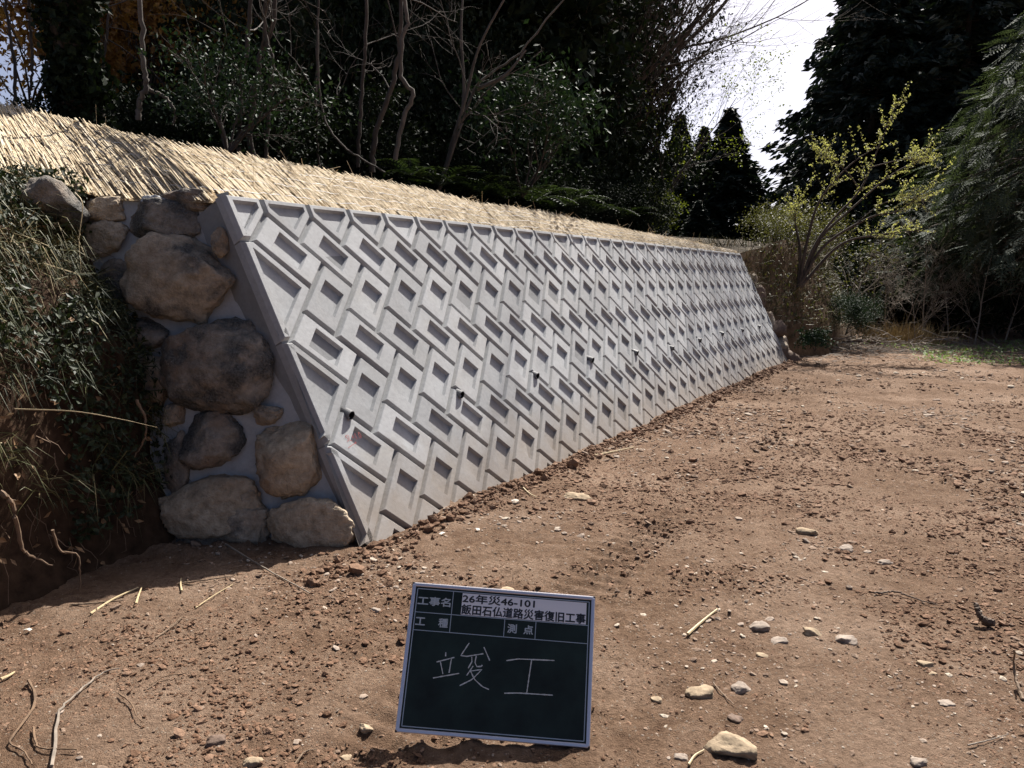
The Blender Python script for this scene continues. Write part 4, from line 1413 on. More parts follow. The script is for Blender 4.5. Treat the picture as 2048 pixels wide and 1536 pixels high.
put_text('lettering', '26年災46-101', .169, .404, .3985, .4255, .0013, M['ink'], .0010)
put_text('lettering', '飯田石仏道路災害復旧工事', .168, .571, .3625, .3930, .0013, M['ink'], .0010)
put_text('lettering', '工事名', .023, .130, .381, .408, .0006, M['print'], .0008)
put_text('lettering', '工', .023, .054, .3185, .3415, .0006, M['print'], .0008)
put_text('lettering', '種', .098, .128, .3165, .3435, .0006, M['print'], .0008)
put_text('lettering', '測', .322, .351, .3165, .3435, .0006, M['print'], .0008)
put_text('lettering', '点', .374, .404, .3165, .3435, .0006, M['print'], .0008)
CH = [[(0.131, 0.242), (0.132, 0.23)], [(0.105, 0.211), (0.16, 0.229)], [(0.117, 0.213), (0.129, 0.177)], [(0.151, 0.224), (0.148, 0.182)], [(0.099, 0.163), (0.18, 0.183)],
      [(0.203, 0.276), (0.18, 0.236), (0.199, 0.235), (0.251, 0.247)], [(0.251, 0.267), (0.273, 0.228)],
      [(0.215, 0.235), (0.217, 0.221), (0.207, 0.2)], [(0.229, 0.239), (0.227, 0.218), (0.234, 0.207), (0.25, 0.209), (0.251, 0.213)],
      [(0.222, 0.208), (0.204, 0.178)], [(0.213, 0.192), (0.251, 0.2), (0.222, 0.168), (0.185, 0.147)], [(0.216, 0.191), (0.23, 0.169), (0.256, 0.15), (0.278, 0.143)],
      [(0.326, 0.232), (0.363, 0.24), (0.478, 0.244)], [(0.406, 0.243), (0.402, 0.201), (0.397, 0.142)], [(0.327, 0.136), (0.371, 0.14), (0.479, 0.142)]]
link('chalk_writing', strokes_mesh('chalk_writing', CH, .0032, M['chalk'], .0005, .35, np.random.default_rng(1)), board)
# folding leg behind that props the board
top_l = np.array([.30, .36, -.016])
Binv = np.linalg.inv(np.array(board.matrix_world))
wtop = (np.array(board.matrix_world) @ np.append(top_l, 1))[:3]
foot = wtop + np.array([.02, .20, 0]); foot[2] = .0
fl = (Binv @ np.append(foot, 1))[:3]
V, Q = tube_vf(np.array([top_l, fl]), .008, 6)
link('prop_leg', np_mesh('prop_leg', V, [Q], [M['alu']]), board)
o = link('stone', boulder('ground_stone', (.075, .06, .045), 905, M['pale_stone'], 3, .4, 6, .08)); q = on_ground(1012, 1188)
o.location = (q[0], q[1], float(ground_z(q[0], q[1])) + .012); tag(o, 'white stone peeping out behind the top edge of the blackboard', 'stone')

# ================================================================== VEGETATION
def to_local(P, o):
    return np.asarray(P, float) - np.asarray(o, float)


def grow(rng, p, d, length, r, level, out, prm, tips):
    """recursive limbs: out gets (polyline, radii, level)"""
    n = prm['segs'][min(level, len(prm['segs']) - 1)]
    P = [np.array(p, float)]; d = np.array(d, float)
    st = length / n
    for k in range(n):
        d = d + rng.normal(0, prm['wander'], 3) + np.array(prm['trop']) * prm['tropk'] * (1 if level else .4)
        d /= np.linalg.norm(d)
        P.append(P[-1] + d * st)
    P = np.array(P)
    rr = np.linspace(r, r * prm['taper'], n + 1)
    out.append((P, rr, level))
    if level >= prm['levels']:
        tips.append((P[-1], d.copy(), P)); return
    m = prm['kids'][level]
    for k in range(m):
        f = prm['from'][level] + (1 - prm['from'][level]) * (k + rng.uniform(.2, .9)) / m
        i = min(n - 1, int(f * n)); q = P[i] + (P[i + 1] - P[i]) * (f * n - i)
        dd = P[i + 1] - P[i]; dd /= np.linalg.norm(dd)
        a = rng.uniform(*prm['angle'])
        s = np.cross(dd, rand_dirs(rng, 1)[0]); s /= np.linalg.norm(s) + 1e-9
        nd_ = dd * math.cos(a) + s * math.sin(a)
        grow(rng, q, nd_, length * rng.uniform(*prm['ratio']) * (1.15 - .45 * f), max(rr[i] * prm['rr'], .0026), level + 1, out, prm, tips)
    tips.append((P[-1], d.copy(), P))


def limbs_mesh(name, out, mat, thr=0):
    b = MB()
    for P, rr, lv in out:
        V, Q = tube_vf(P, rr, 7 if lv == 0 else (5 if lv == 1 else 3)); b.add(V, Q)
    return b.mesh(name, [mat], True)


def split_limbs(name, out, mat):
    """(trunk mesh, branches mesh)"""
    t = [o for o in out if o[2] == 0]; r = [o for o in out if o[2] > 0]
    return limbs_mesh(name + '_trunk', t, mat), (limbs_mesh(name + '_branches', r, mat) if r else None)


def clump_leaves(rng, centers, per, spread, ln, wd, up=.2, outward=None, squash=.7):
    P = np.repeat(centers, per, 0) + rng.normal(0, 1, (len(centers) * per, 3)) * spread * np.array([1, 1, squash])
    D = rand_dirs(rng, len(P)) + np.array([0, 0, -up])
    N = rand_dirs(rng, len(P)) * .8 + np.array([0, 0, .8])
    return leaves_vf(P, D, N, rng.uniform(ln * .6, ln * 1.3, len(P)), rng.uniform(wd * .6, wd * 1.3, len(P)))


def tree_from(name, parts, label, cat, loc, rz=0.0, scale=1.0, group=None):
    """parts: list of (part name, mesh)"""
    o = empty(name, tuple(loc), rz, scale)
    for pn, me in parts:
        if me is not None:
            link(pn, me, o)
    return tag(o, label, cat, group)


rv = np.random.default_rng(44)

# ---------------- dense evergreen trees of the wood
def evergreen(seed, H=8.0, Rr=2.0, low=.3):
    r = np.random.default_rng(seed)
    out, tips = [], []
    prm = dict(segs=[8, 5, 4], wander=.07, trop=(0, 0, 1), tropk=.03, taper=.25, levels=2, kids=[16, 5], **{'from': [.12, .35]}, angle=(.7, 1.25), ratio=(.22, .32), rr=.42)
    grow(r, (0, 0, -.1), (r.normal(0, .05), r.normal(0, .05), 1), H, .15, 0, out, prm, tips)
    C_ = np.array([t[0] for t in tips])
    n = 150
    z = r.uniform(low, H, n); rad = Rr * np.clip(np.sin(np.clip((z / H), 0, 1) ** .6 * math.pi * .93 + .2), .15, 1) * r.uniform(.45, 1.05, n)
    a = r.uniform(0, 2 * math.pi, n)
    C2 = np.stack([rad * np.cos(a), rad * np.sin(a), z], -1)
    Cc = np.concatenate([C_, C2])
    b = MB()
    V, Q = clump_leaves(r, Cc, 78, .26, .10, .05); b.add(V, Q)
    n_i = 3000; zi = r.uniform(low - .3, H * .97, n_i); ai = r.uniform(0, 2 * math.pi, n_i); ri = Rr * .82 * np.sqrt(r.uniform(0, 1, n_i))
    Pi = np.stack([ri * np.cos(ai), ri * np.sin(ai), zi], -1)
    V, Q = leaves_vf(Pi, rand_dirs(r, n_i), rand_dirs(r, n_i), r.uniform(.2, .40, n_i), r.uniform(.12, .24, n_i)); b.add(V, Q)
    t, br = split_limbs('evergreen', out, M['bark_dark'])
    return [('trunk', t), ('branch', br), ('crown', b.mesh('evergreen_crown', [M['leaf_dark']]))]


EVG = [evergreen(s) for s in (1, 2, 3)]
spots = [(17.5, 8.0), (5.5, 6.3), (6.7, 6.6), (8.2, 6.2), (9.7, 6.5), (11.3, 6.2), (13.0, 6.4), (14.8, 6.0), (16.8, 6.0), (6.8, 10), (9.6, 10.2), (12.6, 10), (15.6, 10.2), (19, 9.8), (9, 13.5), (12, 13.8), (15, 13.5), (18, 13.8), (21.5, 13), (7.5, 12.5), (7.9, 5.4), (9.2, 4.7), (10.6, 4.7)]
for k, (s, p) in enumerate(spots):
    P = sp_xy(s, p, 2.25)
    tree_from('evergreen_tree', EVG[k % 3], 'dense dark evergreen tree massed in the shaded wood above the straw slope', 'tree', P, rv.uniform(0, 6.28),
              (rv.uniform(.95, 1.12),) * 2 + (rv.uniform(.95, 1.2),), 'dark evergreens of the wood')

# ---------------- shrubs of the understorey
def shrub(seed, Rr, H, mat, ln=.09, wd=.045, n=70, per=46, twig=None, spread=.14):
    r = np.random.default_rng(seed)
    out, tips = [], []
    prm = dict(segs=[5, 4, 3], wander=.16, trop=(0, 0, 1), tropk=.06, taper=.3, levels=2, kids=[5, 4], **{'from': [.25, .3]}, angle=(.4, .9), ratio=(.45, .65), rr=.55)
    for k in range(6):
        a = r.uniform(0, 6.28); grow(r, (0, 0, -.05), (.6 * math.cos(a), .6 * math.sin(a), 1), H * r.uniform(.7, 1), .014, 0, out, prm, tips)
    C_ = np.array([t[0] for t in tips])
    z = r.uniform(.1, 1, n) ** .8; rad = Rr * np.sqrt(np.clip(1 - (z * 1.05 - .35) ** 2 * 1.6, .05, 1)) * r.uniform(.4, 1.05, n); a = r.uniform(0, 6.28, n)
    Cc = np.concatenate([C_[r.permutation(len(C_))[:n]], np.stack([rad * np.cos(a), rad * np.sin(a), z * H], -1)])
    V, Q = clump_leaves(r, Cc, per, spread, ln, wd)
    return [('stem', limbs_mesh('shrub_stems', out, twig or M['bark_dark'])), ('foliage', np_mesh('shrub_foliage', V, [Q], [mat]))]


SHD = [shrub(11, .8, 1.2, M['leaf_dark'], .065, .032, 70, 62), shrub(12, .7, 1.0, M['leaf_dark'], .055, .028, 70, 62)]
for k, s in enumerate(np.linspace(-.6, 10.3, 17)):
    c = np.interp(s, [0, 10.7], [.55, .15]) + .94
    P = sp_xy(s + rv.normal(0, .15), c + rv.uniform(1.6, 2.2) + max(0, 2.2 - s) * .45, 2.15 if s < 6 else 2.0)
    tree_from('shrub', SHD[k % 2 if k % 3 else 0], 'low dark evergreen shrub in the shade behind the crest of the straw slope', 'shrub', P, rv.uniform(0, 6.28), rv.uniform(.75, 1.2) * (.6 if s < 1.9 else .85), 'understorey shrubs')
for k, s in enumerate(np.linspace(3.8, 11.0, 10)):
    P = sp_xy(s + rv.normal(0, .2), 4.6 + rv.uniform(-.3, .3), 2.2)
    tree_from('shrub', SHD[0], 'tall shaded evergreen bush standing between the trunks of the wood', 'shrub', P, rv.uniform(0, 6.28), (1.4, 1.4, 2.2), 'tall bushes in the wood')
# small glossy bush in front at the trunks, yellowish sunlit ones
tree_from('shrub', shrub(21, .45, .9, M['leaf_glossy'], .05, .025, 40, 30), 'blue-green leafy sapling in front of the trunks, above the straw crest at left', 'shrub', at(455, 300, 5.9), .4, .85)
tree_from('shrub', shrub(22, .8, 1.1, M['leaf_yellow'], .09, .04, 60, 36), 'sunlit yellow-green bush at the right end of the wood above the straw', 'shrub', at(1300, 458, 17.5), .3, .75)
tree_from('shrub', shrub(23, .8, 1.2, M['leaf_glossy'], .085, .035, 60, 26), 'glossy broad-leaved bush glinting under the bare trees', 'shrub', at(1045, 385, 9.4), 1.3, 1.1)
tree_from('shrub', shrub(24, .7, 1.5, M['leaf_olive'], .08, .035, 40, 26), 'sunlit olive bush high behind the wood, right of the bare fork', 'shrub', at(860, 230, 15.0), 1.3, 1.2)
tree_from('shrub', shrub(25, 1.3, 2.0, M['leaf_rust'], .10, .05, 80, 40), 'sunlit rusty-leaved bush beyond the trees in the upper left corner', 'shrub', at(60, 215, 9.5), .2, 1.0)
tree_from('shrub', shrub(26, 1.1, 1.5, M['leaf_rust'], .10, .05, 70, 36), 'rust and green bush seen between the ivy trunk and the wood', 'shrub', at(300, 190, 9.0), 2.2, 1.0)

# ---------------- ferns along the crest
def fern(seed, n=11, L=.6):
    r = np.random.default_rng(seed); b = MB()
    for k in range(n):
        a = k * 6.28 / n + r.uniform(-.3, .3); up = r.uniform(.5, 1.1); m = 14
        q = [np.zeros(3)]; d = np.array([math.cos(a), math.sin(a), up]); d /= np.linalg.norm(d)
        for j in range(m):
            d = d + np.array([0, 0, -.085]); d /= np.linalg.norm(d); q.append(q[-1] + d * L * r.uniform(.9, 1.1) / m)
        q = np.array(q); V, Q = tube_vf(q, np.linspace(.004, .001, m + 1), 3); b.add(V, Q)
        side = np.cross(d, [0, 0, 1]); side /= np.linalg.norm(side)
        Pc, D = [], []
        for j in range(2, m + 1):
            w = L * .26 * math.sin(math.pi * (.12 + .83 * j / m))
            for sg in (-1, 1):
                Pc.append(q[j] + side * sg * w * .5 + np.array([0, 0, -.01])); D.append((side * sg + (q[j] - q[j - 1]) / np.linalg.norm(q[j] - q[j - 1]) * .5) )
        Pc, D = np.array(Pc), np.array(D)
        wl = np.repeat([L * .26 * math.sin(math.pi * (.12 + .83 * j / m)) for j in range(2, m + 1)], 2)
        V, Q = leaves_vf(Pc, D, np.tile([0, 0, 1.0], (len(Pc), 1)), wl, .030 * L / .6, .1); b.add(V, Q)
    return b.mesh('fronds', [M['fern']])


FRN = [fern(s) for s in (1, 2)]
for k, (x, y, Y, sc, lb) in enumerate([(880, 372, 8.3, 1.0, 'fern at the crest below the pale forked tree'), (960, 385, 8.9, 1.1, 'fern right of the forked tree on the straw crest'), (1010, 398, 9.4, 1.0, 'middle fern of the row on the straw crest'),
                                     (1065, 405, 10.0, 1.1, 'fern under the glossy broad-leaved bush'), (1130, 415, 11.0, 1.2, 'fern left of the leaning bare trees on the crest'), (1190, 428, 12.0, 1.2, 'fern under the leaning bare trees'), (1250, 440, 13.2, 1.3, 'rightmost fern on the crest, left of the yellow-green bush'), (820, 352, 7.8, .8, 'leftmost small fern on the straw crest')]):
    tree_from('fern', [('fronds', FRN[k % 2])], lb, 'fern', at(x, y, Y), k * 1.3, sc)

# ---------------- trunks and vines in front of the wood
def trunk_px(name, pts, r0, r1, mat, label, cat='tree', twigs=0, leaves=None, seed=0, parts_name='trunk', sides=8):
    r = np.random.default_rng(seed + 900)
    P = smooth_line([at(*q) for q in pts], 30); o0 = P[0].copy()
    if cat == 'tree' and leaves is None:
        r0, r1 = r0 * .55, r1 * .5
    P = P - o0
    P[1:-1] += r.normal(0, r0 * .25, P[1:-1].shape)
    V, Q = tube_vf(P, np.linspace(r0, r1, len(P)), sides)
    o = empty(name, tuple(o0)); link(parts_name, np_mesh(parts_name, V, [Q], [mat], True), o)
    if twigs:
        out, tips = [], []
        prm = dict(segs=[6, 5, 4], wander=.16, trop=(0, 0, 1), tropk=.03, taper=.3, levels=2, kids=[4, 3], **{'from': [.3, .3]}, angle=(.4, .9), ratio=(.4, .65), rr=.55)
        for k in range(twigs):
            i = int(len(P) * r.uniform(.3, .95)); d = rand_dirs(r, 1)[0] + np.array([.2, 0, .6])
            grow(r, P[i], d, r.uniform(.5, 1.3), max(r0 * .3, .006), 0, out, prm, tips)
        link('branch', limbs_mesh('twigs', out, mat), o)
    if leaves is not None:
        m_, n, ln = leaves
        i = r.integers(0, len(P), n); Pc = P[i] + rand_dirs(r, n) * (r0 * r.uniform(.9, 1.6, (n, 1)))
        V, Q = leaves_vf(Pc, rand_dirs(r, n) + [0, 0, -.6], Pc - P[i] + .3 * rand_dirs(r, n), r.uniform(ln * .7, ln * 1.3, n), r.uniform(ln * .5, ln, n)); link('ivy', np_mesh('ivy', V, [Q], [m_]), o)
    return tag(o, label, cat)


trunk_px('ivy_covered_tree', [(165, 330, 6.4), (160, 200, 6.4), (150, 60, 6.4), (150, -120, 6.4)], .15, .12, M['bark_dark'], 'thick ivy-clad trunk at upper left', leaves=(M['leaf_dark'], 5200, .07))
trunk_px('bare_tree', [(505, 330, 6.3), (500, 250, 6.3), (520, 120, 6.3), (545, 40, 6.3), (560, -140, 6.3)], .05, .03, M['bark_dark'], 'brown trunk leaning right near the blue-green sapling', twigs=5, seed=1)
trunk_px('bare_tree', [(478, 330, 6.5), (480, 200, 6.5), (497, 60, 6.5), (508, -120, 6.5)], .045, .03, M['bark_dark'], 'straight brown trunk just left of the leaning brown trunk', twigs=4, seed=2)
trunk_px('bare_tree', [(530, 340, 6.2), (538, 200, 6.2), (545, 120, 6.2), (530, 60, 6.2), (535, -90, 6.2)], .028, .02, M['bark_dark'], 'thin trunk crossing behind the leaning brown trunk', twigs=3, seed=3)
trunk_px('bare_tree', [(745, 345, 7.3), (750, 270, 7.3), (780, 180, 7.3), (800, 90, 7.3), (806, -90, 7.3)], .05, .035, M['bark_dark'], 'slanting trunk in the middle of the wood', twigs=4, seed=4)
trunk_px('bare_tree', [(716, 335, 7.4), (722, 200, 7.4), (732, 60, 7.4), (735, -100, 7.4)], .035, .03, M['bark_dark'], 'thin dark upright trunk left of the slanting trunk', twigs=3, seed=5)
trunk_px('vine', [(790, 320, 7.0), (805, 240, 7.0), (825, 190, 7.0), (802, 150, 7.0), (806, 80, 7.0), (815, 40, 7.0), (803, -20, 7.0)], .022, .016, M['bark_grey'], 'pale kinked vine climbing left of the forked bare tree', 'vine', parts_name='stem')
trunk_px('vine', [(636, 60, 6.6), (637, 160, 6.6), (650, 240, 6.6), (685, 290, 6.6), (715, 312, 6.6), (770, 345, 6.6)], .009, .007, M['bark_grey'], 'thin vine sagging in a long curve to the straw crest', 'vine', parts_name='stem')
trunk_px('vine', [(277, 240, 6.0), (278, 205, 6.0), (292, 170, 6.0), (288, 130, 6.0), (285, 60, 6.0), (272, -60, 6.0)], .022, .018, M['bark_grey'], 'pale twisted vine hanging right of the ivy trunk', 'vine', parts_name='stem')
trunk_px('vine', [(296, 178, 6.1), (330, 195, 6.1), (352, 225, 6.1), (345, 250, 6.1)], .014, .010, M['bark_grey'], 'short arched vine beside the twisted vine', 'vine', parts_name='stem')
trunk_px('vine', [(55, -60, 6.6), (60, 60, 6.6), (66, 120, 6.6), (60, 190, 6.6)], .014, .010, M['bark_dark'], 'dark thin vine left of the ivy trunk', 'vine', parts_name='stem')
trunk_px('bare_tree', [(640, 345, 6.9), (632, 240, 6.9), (634, 100, 6.9), (640, -100, 6.9)], .02, .018, M['bark_dark'], 'slender dark sapling trunk behind the sagging vine', twigs=3, seed=6)
trunk_px('bare_tree', [(10, 330, 7.2), (30, 160, 7.2), (12, 20, 7.2), (5, -100, 7.2)], .03, .02, M['bark_dark'], 'dark crooked trunk in the upper left corner', twigs=6, seed=8)
trunk_px('bare_tree', [(215, 290, 7.4), (205, 160, 7.4), (216, 40, 7.4), (220, -100, 7.4)], .025, .02, M['bark_dark'], 'dark thin trunk right behind the ivy trunk', twigs=6, seed=9)
# pale forked tree
o = trunk_px('bare_tree', [(878, 380, 8.6), (905, 290, 8.6), (925, 235, 8.6), (960, 165, 8.6), (1040, 105, 8.6), (1150, -30, 8.6)], .045, .015, M['bark_grey'], 'pale grey tree forking low on the crest, with branches reaching right', twigs=7, seed=10)
for pts in ([(925, 235, 8.6), (928, 170, 8.6), (922, 60, 8.6), (930, -60, 8.6)], [(900, 300, 8.6), (930, 200, 8.5), (960, 90, 8.4), (1030, -40, 8.3)], [(950, 180, 8.6), (1010, 150, 8.5), (1052, 100, 8.5)], [(888, 350, 8.6), (918, 262, 8.5), (926, 246, 8.5)]):
    P = smooth_line([at(*q) for q in pts], 20) - np.array(o.location)
    V, Q = tube_vf(P, np.linspace(.026, .010, len(P)), 6); link('branch', np_mesh('fork', V, [Q], [M['bark_grey']], True), o)

# ---------------- leaning bare deciduous trees at the right end of the wood
def bare(seed, H=4.5, lean=(.35, -.1), buds=None, r0=.05, kids=(13, 8, 5), mat='bark_brown', up=.05, angle=(.35, .8)):
    r = np.random.default_rng(seed); out, tips = [], []
    prm = dict(segs=[9, 7, 5, 4], wander=.075, trop=(lean[0] * .4, lean[1] * .4, 1), tropk=up, taper=.15, levels=3, kids=list(kids), **{'from': [.12, .2, .2]}, angle=angle, ratio=(.42, .62), rr=.5)
    grow(r, (0, 0, -.1), (lean[0], lean[1], 1), H, r0, 0, out, prm, tips)
    t, br = split_limbs('bare', out, M[mat])
    parts = [('trunk', t), ('branch', br)]
    if buds:
        m_, per, ln, sp_ = buds
        Cc = np.array([t[0] for t in tips] + [t[2][len(t[2]) // 2] for t in tips])
        V, Q = clump_leaves(r, Cc, per, sp_, ln, ln * .5, .0); parts.append(('buds', np_mesh('buds', V, [Q], [m_])))
    return parts


BR = [bare(31), bare(32, lean=(.5, -.15)), bare(33, lean=(.2, -.2)), bare(34, lean=(.7, -.1), H=3.8)]
for k, (x, y, Y, sc, v, rz, lb) in enumerate([
        (985, 385, 15.5, 1.45, 2, .0, 'bare twiggy tree right of the pale forked tree'),
        (1035, 395, 16, 1.5, 0, .2, 'bare tree rising behind the glossy bush'),
        (1080, 400, 16.8, 1.5, 1, .0, 'leaning bare tree in the middle of the bare clump'),
        (1120, 410, 17.6, 1.55, 0, -.3, 'bare tree with long fine twigs, left part of the leaning clump'),
        (1150, 415, 18.5, 1.5, 3, .1, 'bare tree leaning far right over the end of the straw'),
        (1185, 420, 19.3, 1.5, 2, .2, 'bare tree whose twigs reach into the white sky'),
        (1215, 430, 20, 1.2, 3, -.2, 'low bare tree spreading rightwards above the far straw'),
        (1100, 400, 20.5, 2.1, 1, .0, 'tallest bare tree with its crown against the bright sky'),
        (1150, 412, 21.5, 2.1, 2, .5, 'tall bare tree just left of the open sky')]):
    tree_from('bare_tree', BR[v], lb, 'tree', at(x, y, Y), rz, sc)
o = tree_from('budding_tree', bare(35, 3.4, (.75, 0), (M['leaf_yellow'], 3, .06, .06), .035, (9, 6, 3)), 'small bare tree with green-yellow buds leaning over the cedars', 'tree', at(1290, 455, 18), .0, 1.1)

# ---------------- conifers
def conifer(seed, H, Rr, prof, mat, n_br=130, per=34, ln=.34, wd=.10, droop=.25, low=.04, spread=.16):
    r = np.random.default_rng(seed)
    out = []; Pt = np.array([(r.normal(0, .02) * k, r.normal(0, .02) * k, H * k / 10 - .1) for k in range(11)]); out.append((Pt, np.linspace(H * .018, .02, 11), 0))
    br, Cc, Dd = [], [], []
    for k in range(n_br):
        f = low + (1 - low) * ((k + r.uniform(0, 1)) / n_br) ** .95
        a = k * 2.399 + r.uniform(-.4, .4); R_ = Rr * prof(f) * r.uniform(.72, 1.08)
        p0 = np.array([0, 0, H * f * .97]); d = np.array([math.cos(a), math.sin(a), r.uniform(.0, .35) - .1])
        m = 5; q = [p0]
        for j in range(m):
            d = d + np.array([0, 0, -droop * .25 if j < 3 else droop * .15]); d /= np.linalg.norm(d); q.append(q[-1] + d * R_ / m)
        q = np.array(q); br.append((q, np.linspace(.012 + .012 * R_, .004, m + 1), 2))
        t = r.uniform(.15, 1.05, per) ** .75
        i = np.minimum((t * m).astype(int), m - 1); fr = (t * m - i)[:, None]
        c = q[i] + (q[i + 1] - q[i]) * fr
        w = (.12 + .28 * R_ / max(Rr, .1)) * (1.1 - t * .6)
        side = np.cross(d, [0, 0, 1]); side /= np.linalg.norm(side) + 1e-9
        c = c + side[None] * (r.normal(0, 1, per) * w * spread * 3.2)[:, None] + np.array([0, 0, 1]) * (r.normal(-.03, spread * .5, per))[:, None]
        Cc.append(c); Dd.append(np.repeat(d[None], per, 0) + side[None] * r.normal(0, .7, per)[:, None] + np.array([0, 0, -.45]))
    Cc, Dd = np.concatenate(Cc), np.concatenate(Dd)
    b = MB(); n = len(Cc)
    for q in range(2):
        V, Q = leaves_vf(Cc + r.normal(0, .05, Cc.shape), Dd + rand_dirs(r, n) * .5, rand_dirs(r, n) + [0, 0, .5], r.uniform(ln * .6, ln * 1.3, n), r.uniform(wd * .6, wd * 1.4, n)); b.add(V, Q)
    return [('trunk', limbs_mesh('conifer_trunk', out, M['bark_brown'])), ('branch', limbs_mesh('conifer_branch', br, M['bark_dark'])), ('crown', b.mesh('conifer_crown', [mat]))]


cone = lambda f: max(.03, (1 - f) ** .78) * (1 if f > .06 else .8)
tallp = lambda f: max(.05, min(1, (1 - f) * 1.7) ** .75) * (.75 + .25 * min(1, f * 6))
CED = [conifer(51, 8.6, 2.2, cone, M['leaf_conifer'], 190, 60, .32, .12), conifer(52, 8.6, 2.0, cone, M['leaf_conifer'], 180, 60, .32, .12)]
for k, (x, Y, top, w, lb) in enumerate([(1452, 36, 212, 1.2, 'right and tallest of the three pointed cedars beyond the wall'), (1402, 38, 250, .95, 'middle cedar of the three pointed cedars'), (1355, 40, 225, 1.0, 'left pointed cedar, half behind bare twigs'), (1500, 37, 330, .75, 'short conifer at the right foot of the tallest cedar'), (1310, 39, 300, 1.2, 'broad conifer hidden left of the pointed cedars'), (1395, 33, 400, .6, 'low conifer in front of the pointed cedars')]):
    P = at(x, 470, Y); zt = at(x, top, Y)[2]; P[2] = 2.3
    tree_from('cedar_tree', CED[k % 2], lb, 'tree', P, k * 1.1, (w, w, (zt - 2.3) / 8.6))
BIG = [conifer(61, 15, 4.2, tallp, M['leaf_conifer'], 270, 54, .46, .15, .5, .03, .2), conifer(62, 15, 4.0, tallp, M['leaf_conifer'], 260, 54, .46, .15, .5, .03, .2)]
for k, (X, Y, sc, lb) in enumerate([(15.3, 33, 1.0, 'huge dark conifer at the left edge of the right-hand tree mass'), (18.5, 32, 1.1, 'huge dark conifer second from the left in the right-hand tree mass'), (22.0, 33, 1.15, 'huge dark conifer in the right part of the right-hand tree mass'), (17.0, 38, 1.15, 'tall conifer standing behind the huge dark conifers'), (25.5, 32, 1.1, 'huge dark conifer at the right edge of the picture'), (21.5, 40, 1.2, 'tall rear conifer filling the upper right')]):
    tree_from('conifer_tree', BIG[k % 2], lb, 'tree', (X, Y, .3), k * 1.7, sc)

# ---------------- near cypress at the right edge: drooping flat sprays
def cypress(seed, H, Rr, mat, n=520):
    r = np.random.default_rng(seed)
    out = [(np.array([(0, 0, -.1), (.1, 0, H * .5), (.05, 0, H)]), np.array([.14, .09, .02]), 0)]
    b = MB(); br = []
    for k in range(n):
        f = r.uniform(.24, 1.0); a = r.uniform(0, 6.28); R_ = Rr * max(.08, min(1, (1 - f) * 1.9) ** .7) * r.uniform(.45, 1.08)
        p0 = np.array([0, 0, H * f]); hd = np.array([math.cos(a), math.sin(a), 0.0])
        c = p0 + hd * R_ + np.array([0, 0, -.22 * R_])
        if r.uniform() < .35:
            br.append((np.array([p0, p0 + hd * R_ * .5 + [0, 0, .02], c]), np.array([.022, .014, .006]), 2))
        for s in range(5):            # a hand of sprays
            d = hd * r.uniform(.4, 1) + rand_dirs(r, 1)[0] * .6 + np.array([0, 0, -.55]); d /= np.linalg.norm(d)
            L_ = r.uniform(.28, .6); m = 9
            sd = np.cross(d, [0, 0, 1]) + rand_dirs(r, 1)[0] * .3; sd /= np.linalg.norm(sd) + 1e-9
            t = np.linspace(.08, 1, m)
            base = c + r.normal(0, .16, 3)
            mid = base + d[None] * (L_ * t)[:, None] + np.array([[0, 0, -1]]) * (.10 * L_ * t ** 2)[:, None]
            w = L_ * .30 * np.sin(math.pi * (.18 + .8 * t))
            Pc = np.concatenate([mid + sd * (w * .5)[:, None], mid - sd * (w * .5)[:, None], mid])
            D = np.concatenate([np.tile(sd + d * .9, (m, 1)), np.tile(-sd + d * .9, (m, 1)), np.tile(d, (m, 1))])
            V, Q = leaves_vf(Pc, D, np.tile(np.cross(sd, d), (3 * m, 1)) + .25 * rand_dirs(r, 3 * m), np.concatenate([w, w, np.full(m, L_ * .18)]), .030, .1); b.add(V, Q)
    return [('trunk', limbs_mesh('cypress_trunk', out, M['bark_brown'])), ('branch', limbs_mesh('cypress_branch', br, M['bark_dark'])), ('crown', b.mesh('cypress_crown', [mat]))]


CYP = cypress(71, 7.5, 2.3, M['leaf_cypress'])
tree_from('cypress_tree', CYP, 'grey-green cypress with drooping sprays at the right edge', 'tree', (12.0, 16.4, -.05), .3, 1.12)
tree_from('cypress_tree', CYP, 'lower cypress in front of the dark conifers, left of the right-edge cypress', 'tree', (12.4, 19.6, -.05), 2.3, (1.1, 1.1, .82))
tree_from('cypress_tree', CYP, 'cypress behind the right-edge cypress, mostly hidden', 'tree', (16.0, 22, -.05), 4.0, 1.1)

# ---------------- shaded thicket that closes the view at right
for k, (x, Y, sc) in enumerate([(1790, 22, 1.6), (1890, 21, 1.7), (1980, 20, 1.6), (2060, 18.5, 1.5), (1740, 26, 2.2), (1860, 26, 2.2), (1990, 25, 2.2)]):
    P = at(x, 640, Y); P[2] = -.05
    tree_from('shrub', SHD[k % 2], 'dark shaded bush in the thicket under the huge conifers at right', 'shrub', P, k, (sc * 1.4, sc * 1.4, sc * 1.3), 'thicket bushes at right')

